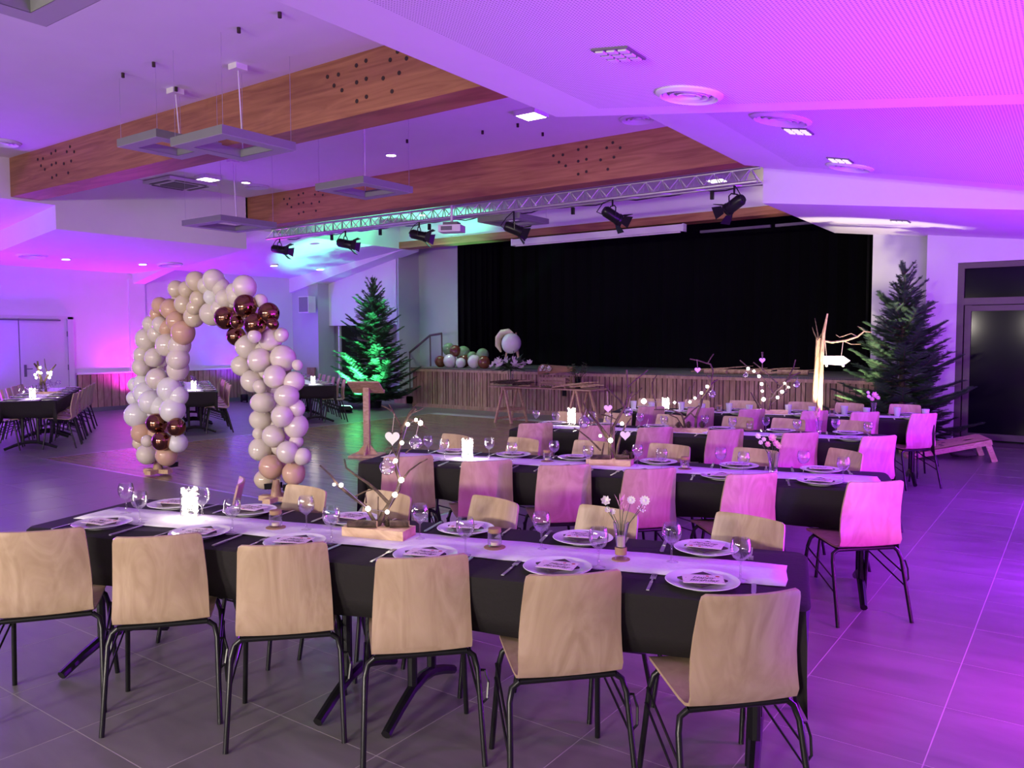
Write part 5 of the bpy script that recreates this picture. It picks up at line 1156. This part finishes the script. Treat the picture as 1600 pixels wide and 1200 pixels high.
centrepiece('third table', (1080, 676), (1055, 1105),
 [([(1087,669),(1088,651),(1095,633),(1097,622),(1105,612),(1110,602),(1112,590),(1114,579),(1110,569),(1102,567),(1090,563),(1078,561)],2.3), ([(1086,652),(1082,648),(1079,645)],1.4), ([(1070,669),(1068,656),(1076,648),(1084,640),(1092,634)],2.0), ([(1068,656),(1064,646),(1050,641),(1036,640),(1022,640)],1.6), ([(1025,640),(1024,626),(1019,614),(1019,598),(1026,586)],1.4), ([(1068,662),(1058,653),(1046,648)],1.2),
  ([(1106,567),(1110,560),(1115,553)],1.0), ([(1083,620),(1082,608),(1085,597)],1.1), ([(1110,602),(1115,597),(1121,593)],1.3), ([(1075,630),(1074,615),(1078,604)],1.0), ([(1110,602),(1108,590),(1104,586)],1.0)],
 [(1006,627,4.0),(1054,629,1.9),(1078,628,2.0),(1086,622,1.9),(1096,614,2.2),(1105,604,2.4)], [(1090,578,5,562)], [(1113,616,6,602),(1011,668,5,655)], [(1060,668,4.6),(1076,667,5.0),(1097,667,5.2)], [], 3)
centrepiece('fourth table', (1211, 647), (1190, 1226),
 [([(1201,640),(1204,622),(1212,611),(1221,603),(1230,596),(1238,587),(1251,582)],2.2), ([(1226,599),(1233,587),(1240,574),(1243,562)],1.4), ([(1190,640),(1183,630),(1177,620),(1173,613)],1.9), ([(1207,614),(1198,599),(1189,587),(1175,579),(1156,563)],1.3), ([(1219,604),(1205,590),(1191,577),(1177,566)],1.2), ([(1191,578),(1191,565),(1192,550)],1.0), ([(1205,632),(1215,622),(1230,612)],1.1), ([(1188,636),(1189,622),(1190,610)],1.0)],
 [(1169,576,2.4),(1178,580,2.0),(1186,588,2.2),(1190,600,2.4),(1191,611,2.0),(1193,624,2.9),(1215,621,2.4),(1222,612,2.6),(1232,605,1.7),(1226,599,1.7)], [(1191,563,5,550)], [(1165,586,4,577),(1245,601,5.5,588)], [], [], 4)

# jars of fairy lights
def light_jar(px, py, top, wpx, nm, seed, power):
    r_ = random.Random(seed); p = at(px, py, z=TOPZ); k = depth(p)/FPX; h = (py-top)*k; rd = wpx/2*k
    t = thing('fairy_light_jar', 'glass jar packed with glowing fairy lights on the %s' % nm, 'light jar', p)
    MB().lathe([(0.001, 0.004), (rd*0.9, 0.002), (rd, 0.01), (rd, h), (rd*0.97, h), (rd*0.96, 0.012), (0.001, 0.008)], 24).build('jar', 'clear_glass', t, 40)
    wp = []
    for i in range(26):
        z = 0.02+(h-0.03)*i/25; a = i*2.4+r_.random(); q = Vector((math.cos(a)*rd*0.72, math.sin(a)*rd*0.72, z)); wp.append(q)
        o = link('fairy_bulb', BULB, t, q); s_ = r_.uniform(0.006, 0.0105); o.scale = (s_, s_, s_)
    MB().tube(wp, 0.0012, 4).build('light_wire', 'steel', t)
    point('fairy_glow', (0, 0, h*0.5), power, (1.0, 0.88, 0.72), rd*0.7, t)
light_jar(297, 811, 762, 28, 'front table', 1, 1.6); light_jar(730.5, 719, 685, 20, 'second table', 2, 1.6); light_jar(893, 664, 637, 14, 'third table', 3, 1.6); light_jar(1040, 640, 621, 13, 'fourth table', 4, 1.6)
p = FL.W(Vector((LT[0][1], LT[0][2])).dot(LD)+0.55, Vector((LT[0][1], LT[0][2])).dot(LN), TOPZ)
def far_jar(i, nm):
    e = Vector((LT[i][1], LT[i][2])); q = FL.W(e.dot(LD)+0.5, e.dot(LN), TOPZ); t = thing('fairy_light_jar', 'glass jar packed with glowing fairy lights on the %s' % nm, 'light jar', q); rd, h = 0.05, 0.17
    MB().lathe([(0.001, 0.004), (rd*0.9, 0.002), (rd, 0.01), (rd, h), (rd*0.97, h), (rd*0.96, 0.012), (0.001, 0.008)], 20).build('jar', 'clear_glass', t, 40); r_ = random.Random(i)
    for k in range(18): o = link('fairy_bulb', BULB, t, (math.cos(k*2.4)*rd*0.7, math.sin(k*2.4)*rd*0.7, 0.02+0.14*k/17)); o.scale = (0.011,)*3
    point('fairy_glow', (0, 0, 0.09), 2.2, (1.0, 0.88, 0.72), 0.03, t)
for i in range(3): far_jar(i, LT[i][0])
# branch and white blossoms on the left table by the door
e = Vector((LT[0][1], LT[0][2])); q = at(56, 609, Y=FL.W(e.dot(LD)+1.75, e.dot(LN)).y); q = FL.W(e.dot(LD)+1.75, e.dot(LN), TOPZ)
t = thing('branch_centrepiece', 'thick branch centrepiece with white lights on the left table by the double door', 'centrepiece', q, YAW)
MB().box((0, 0, 0.02), (0.5, 0.13, 0.04)).build('block', 'pine', t)
for pl, r0 in (([(-0.06, 0, 0.03), (-0.05, 0, 0.25), (-0.10, 0.02, 0.42), (-0.17, 0.02, 0.52)], 0.028), ([(-0.04, 0, 0.2), (-0.09, 0.0, 0.42), (-0.10, 0, 0.56)], 0.026), ([(0.03, 0, 0.03), (0.0, 0, 0.2), (0.08, 0.02, 0.36), (0.2, 0.02, 0.5)], 0.022), ([(0.07, 0, 0.34), (0.03, 0, 0.46), (0.02, 0, 0.6)], 0.010)):
    MB().tube(pl, [r0*(1-0.5*i/(len(pl)-1)) for i in range(len(pl))], 8).build('branch', 'bark', t, 50)
for k, (x, z) in enumerate(((-0.12, 0.33), (-0.07, 0.37), (-0.02, 0.36), (-0.10, 0.28), (0.10, 0.36), (0.14, 0.33), (0.12, 0.28), (0.15, 0.37), (-0.03, 0.45))): o = link('fairy_bulb', BULB, t, (x, -0.05, z)); o.scale = (0.02,)*3
# candle glasses on cork discs
def candle(px, py, nm, which, h=0.075):
    p = at(px, py, z=TOPZ); t = thing('candle_glass', 'small candle glass on a wood slice on the %s, %s' % (nm, which), 'candle holder', p, 0, 'candle glasses')
    MB().lathe([(0.001, 0), (0.047, 0.0), (0.048, 0.008), (0.001, 0.010)], 18).build('wood_slice', 'cork', t, 40)
    MB().lathe([(0.001, 0.012), (0.028, 0.011), (0.032, 0.02), (0.032, h), (0.0305, h), (0.0305, 0.022), (0.001, 0.016)], 20).build('glass', 'clear_glass', t, 40)
    MB().lathe([(0.001, 0.030), (0.019, 0.030), (0.019, 0.017), (0.001, 0.017)], 14).build('tealight', 'candle_wax', t, 40)
    MB().lathe([(0.029, h-0.004), (0.029, h+0.016), (0.001, h+0.018)], 16).build('lid', 'cork', t, 40)
for a_ in ((773, 857, 'front table', 'right of the branch centrepiece'), (431, 826, 'front table', 'left of the branch centrepiece'), (1070, 734, 'second table', 'right of the branch centrepiece'), (855, 722, 'second table', 'left of the branch centrepiece'),
           (1171, 672, 'third table', 'right of the branch centrepiece'), (1124, 644, 'fourth table', 'left of the branch centrepiece'), (1300, 650, 'fourth table', 'right of the branch centrepiece')): candle(*a_)
# vases with flowers
def vase(px, py, rim, wpx, nm, blooms, seed, cork=False):
    p = at(px, py, z=TOPZ); D0 = depth(p); k = D0/FPX; h = (py-rim)*k; rd = wpx/2*k; r_ = random.Random(seed)
    t = thing('flower_vase', 'slender glass vase of %s on the %s' % (blooms[0], nm), 'vase', p)
    MB().lathe([(0.001, 0.002), (rd*0.85, 0.0), (rd*0.72, 0.02), (rd*0.62, h*0.45), (rd, h), (rd*0.96, h), (rd*0.57, h*0.45), (rd*0.6, 0.024), (0.001, 0.016)], 22).build('glass', 'clear_glass', t, 40)
    if cork:
        MB().lathe([(0.001, -0.0), (rd*1.15, 0.0), (rd*1.15, 0.008), (0.001, 0.010)], 18).build('wood_slice', 'cork', t, 40)
        MB().lathe([(rd*0.74, 0.028), (rd*0.76, 0.055), (rd*0.70, 0.058)], 18).build('twine_band', 'cork', t, 40); MB().lathe([(0.001, 0.06), (rd*0.5, 0.06), (rd*0.5, 0.105), (0.001, 0.105)], 14).build('candle', 'candle_wax', t, 40)
    MB().lathe([(0.001, 0.03), (rd*0.55, 0.03), (rd*0.55, 0.045), (0.001, 0.045)], 14).build('base_water', 'clear_glass', t, 40)
    for kind, x, y, rb in blooms[1]:
        tip = at(x, y, D=D0+r_.uniform(-.03, .03))-p; mid = Vector((tip.x*0.35, tip.y*0.35, h*0.95))
        stem = MB().tube(((0, 0, 0.03), mid, tip), (0.0016, 0.0016, 0.0012), 5).build('stem', 'leaf_green', t); rr_ = rb*k; f = MB()
        if kind == 'leafspear':
            for q in (-0.5, 0, 0.5): leafy(f, tip-Vector((0, 0, rr_*0.8)), AX_R*q*0.8+Vector((0, 0, 1)), rr_*1.9, rr_*0.28)
            f.build('petal_spear', 'petal_pink', stem)
        elif kind == 'daisy': flower_head(f, tip, rr_, -AX_F+Vector((0, 0, 0.6)), 11, 0.25); f.sphere(tip+Vector((0, 0, 0.003))-AX_F*0.004, rr_*0.3, 8, 5); f.build('blossom', 'petal_white', stem)
        elif kind == 'spray':
            for q in range(9): c = tip+Vector((r_.uniform(-1, 1), r_.uniform(-1, 1), r_.uniform(-.8, .8)))*rr_; f.tube((tip-Vector((0, 0, rr_)), c), 0.0008, 4); f.sphere(c, 0.0035, 6, 4)
            f.build('spray', 'petal_white', stem)
        else: flower_head(f, tip, rr_, -AX_F+Vector((0, 0, 0.5)), 7, 0.5); flower_head(f, tip+Vector((0, 0, 0.004)), rr_*0.7, -AX_F*1.2+Vector((0, 0, 0.5)), 6, 0.8); f.build('blossom', kind, stem)
vase(970, 876, 815, 25, 'front table', ('pale anemone, pink leaf spears and dried umbels', [('petal_white', 946, 783, 8), ('leafspear', 968, 783, 12), ('leafspear', 974, 795, 8), ('daisy', 986, 782, 7), ('daisy', 1007, 783, 8.5), ('petal_white', 957, 800, 5), ('spray', 1004, 794, 6), ('petal_white', 949, 797, 5)]), 1, True)
vase(1208, 742, 707, 20, 'second table', ('mixed pink blossoms', [('petal_pink', 1206, 685, 7), ('petal_pink', 1212, 694, 6), ('petal_white', 1184, 682, 5), ('petal_pink', 1216, 698, 5), ('petal_white', 1193, 687, 4), ('petal_pink', 1199, 695, 5), ('petal_white', 1188, 692, 4)]), 2)
vase(1279, 679, 657, 11, 'third table', ('a tall pink feathery stem', [('leafspear', 1276, 648, 9), ('leafspear', 1279, 640, 6), ('petal_pink', 1277, 650, 4)]), 3)
vase(1365, 647, 629, 9, 'fourth table', ('small pink blossoms', [('petal_pink', 1366, 618, 5.5), ('petal_pink', 1371, 622, 4), ('petal_white', 1356, 614, 3), ('petal_white', 1357, 620, 3.5), ('petal_pink', 1362, 624, 4)]), 4)
bpy.context.view_layer.update()
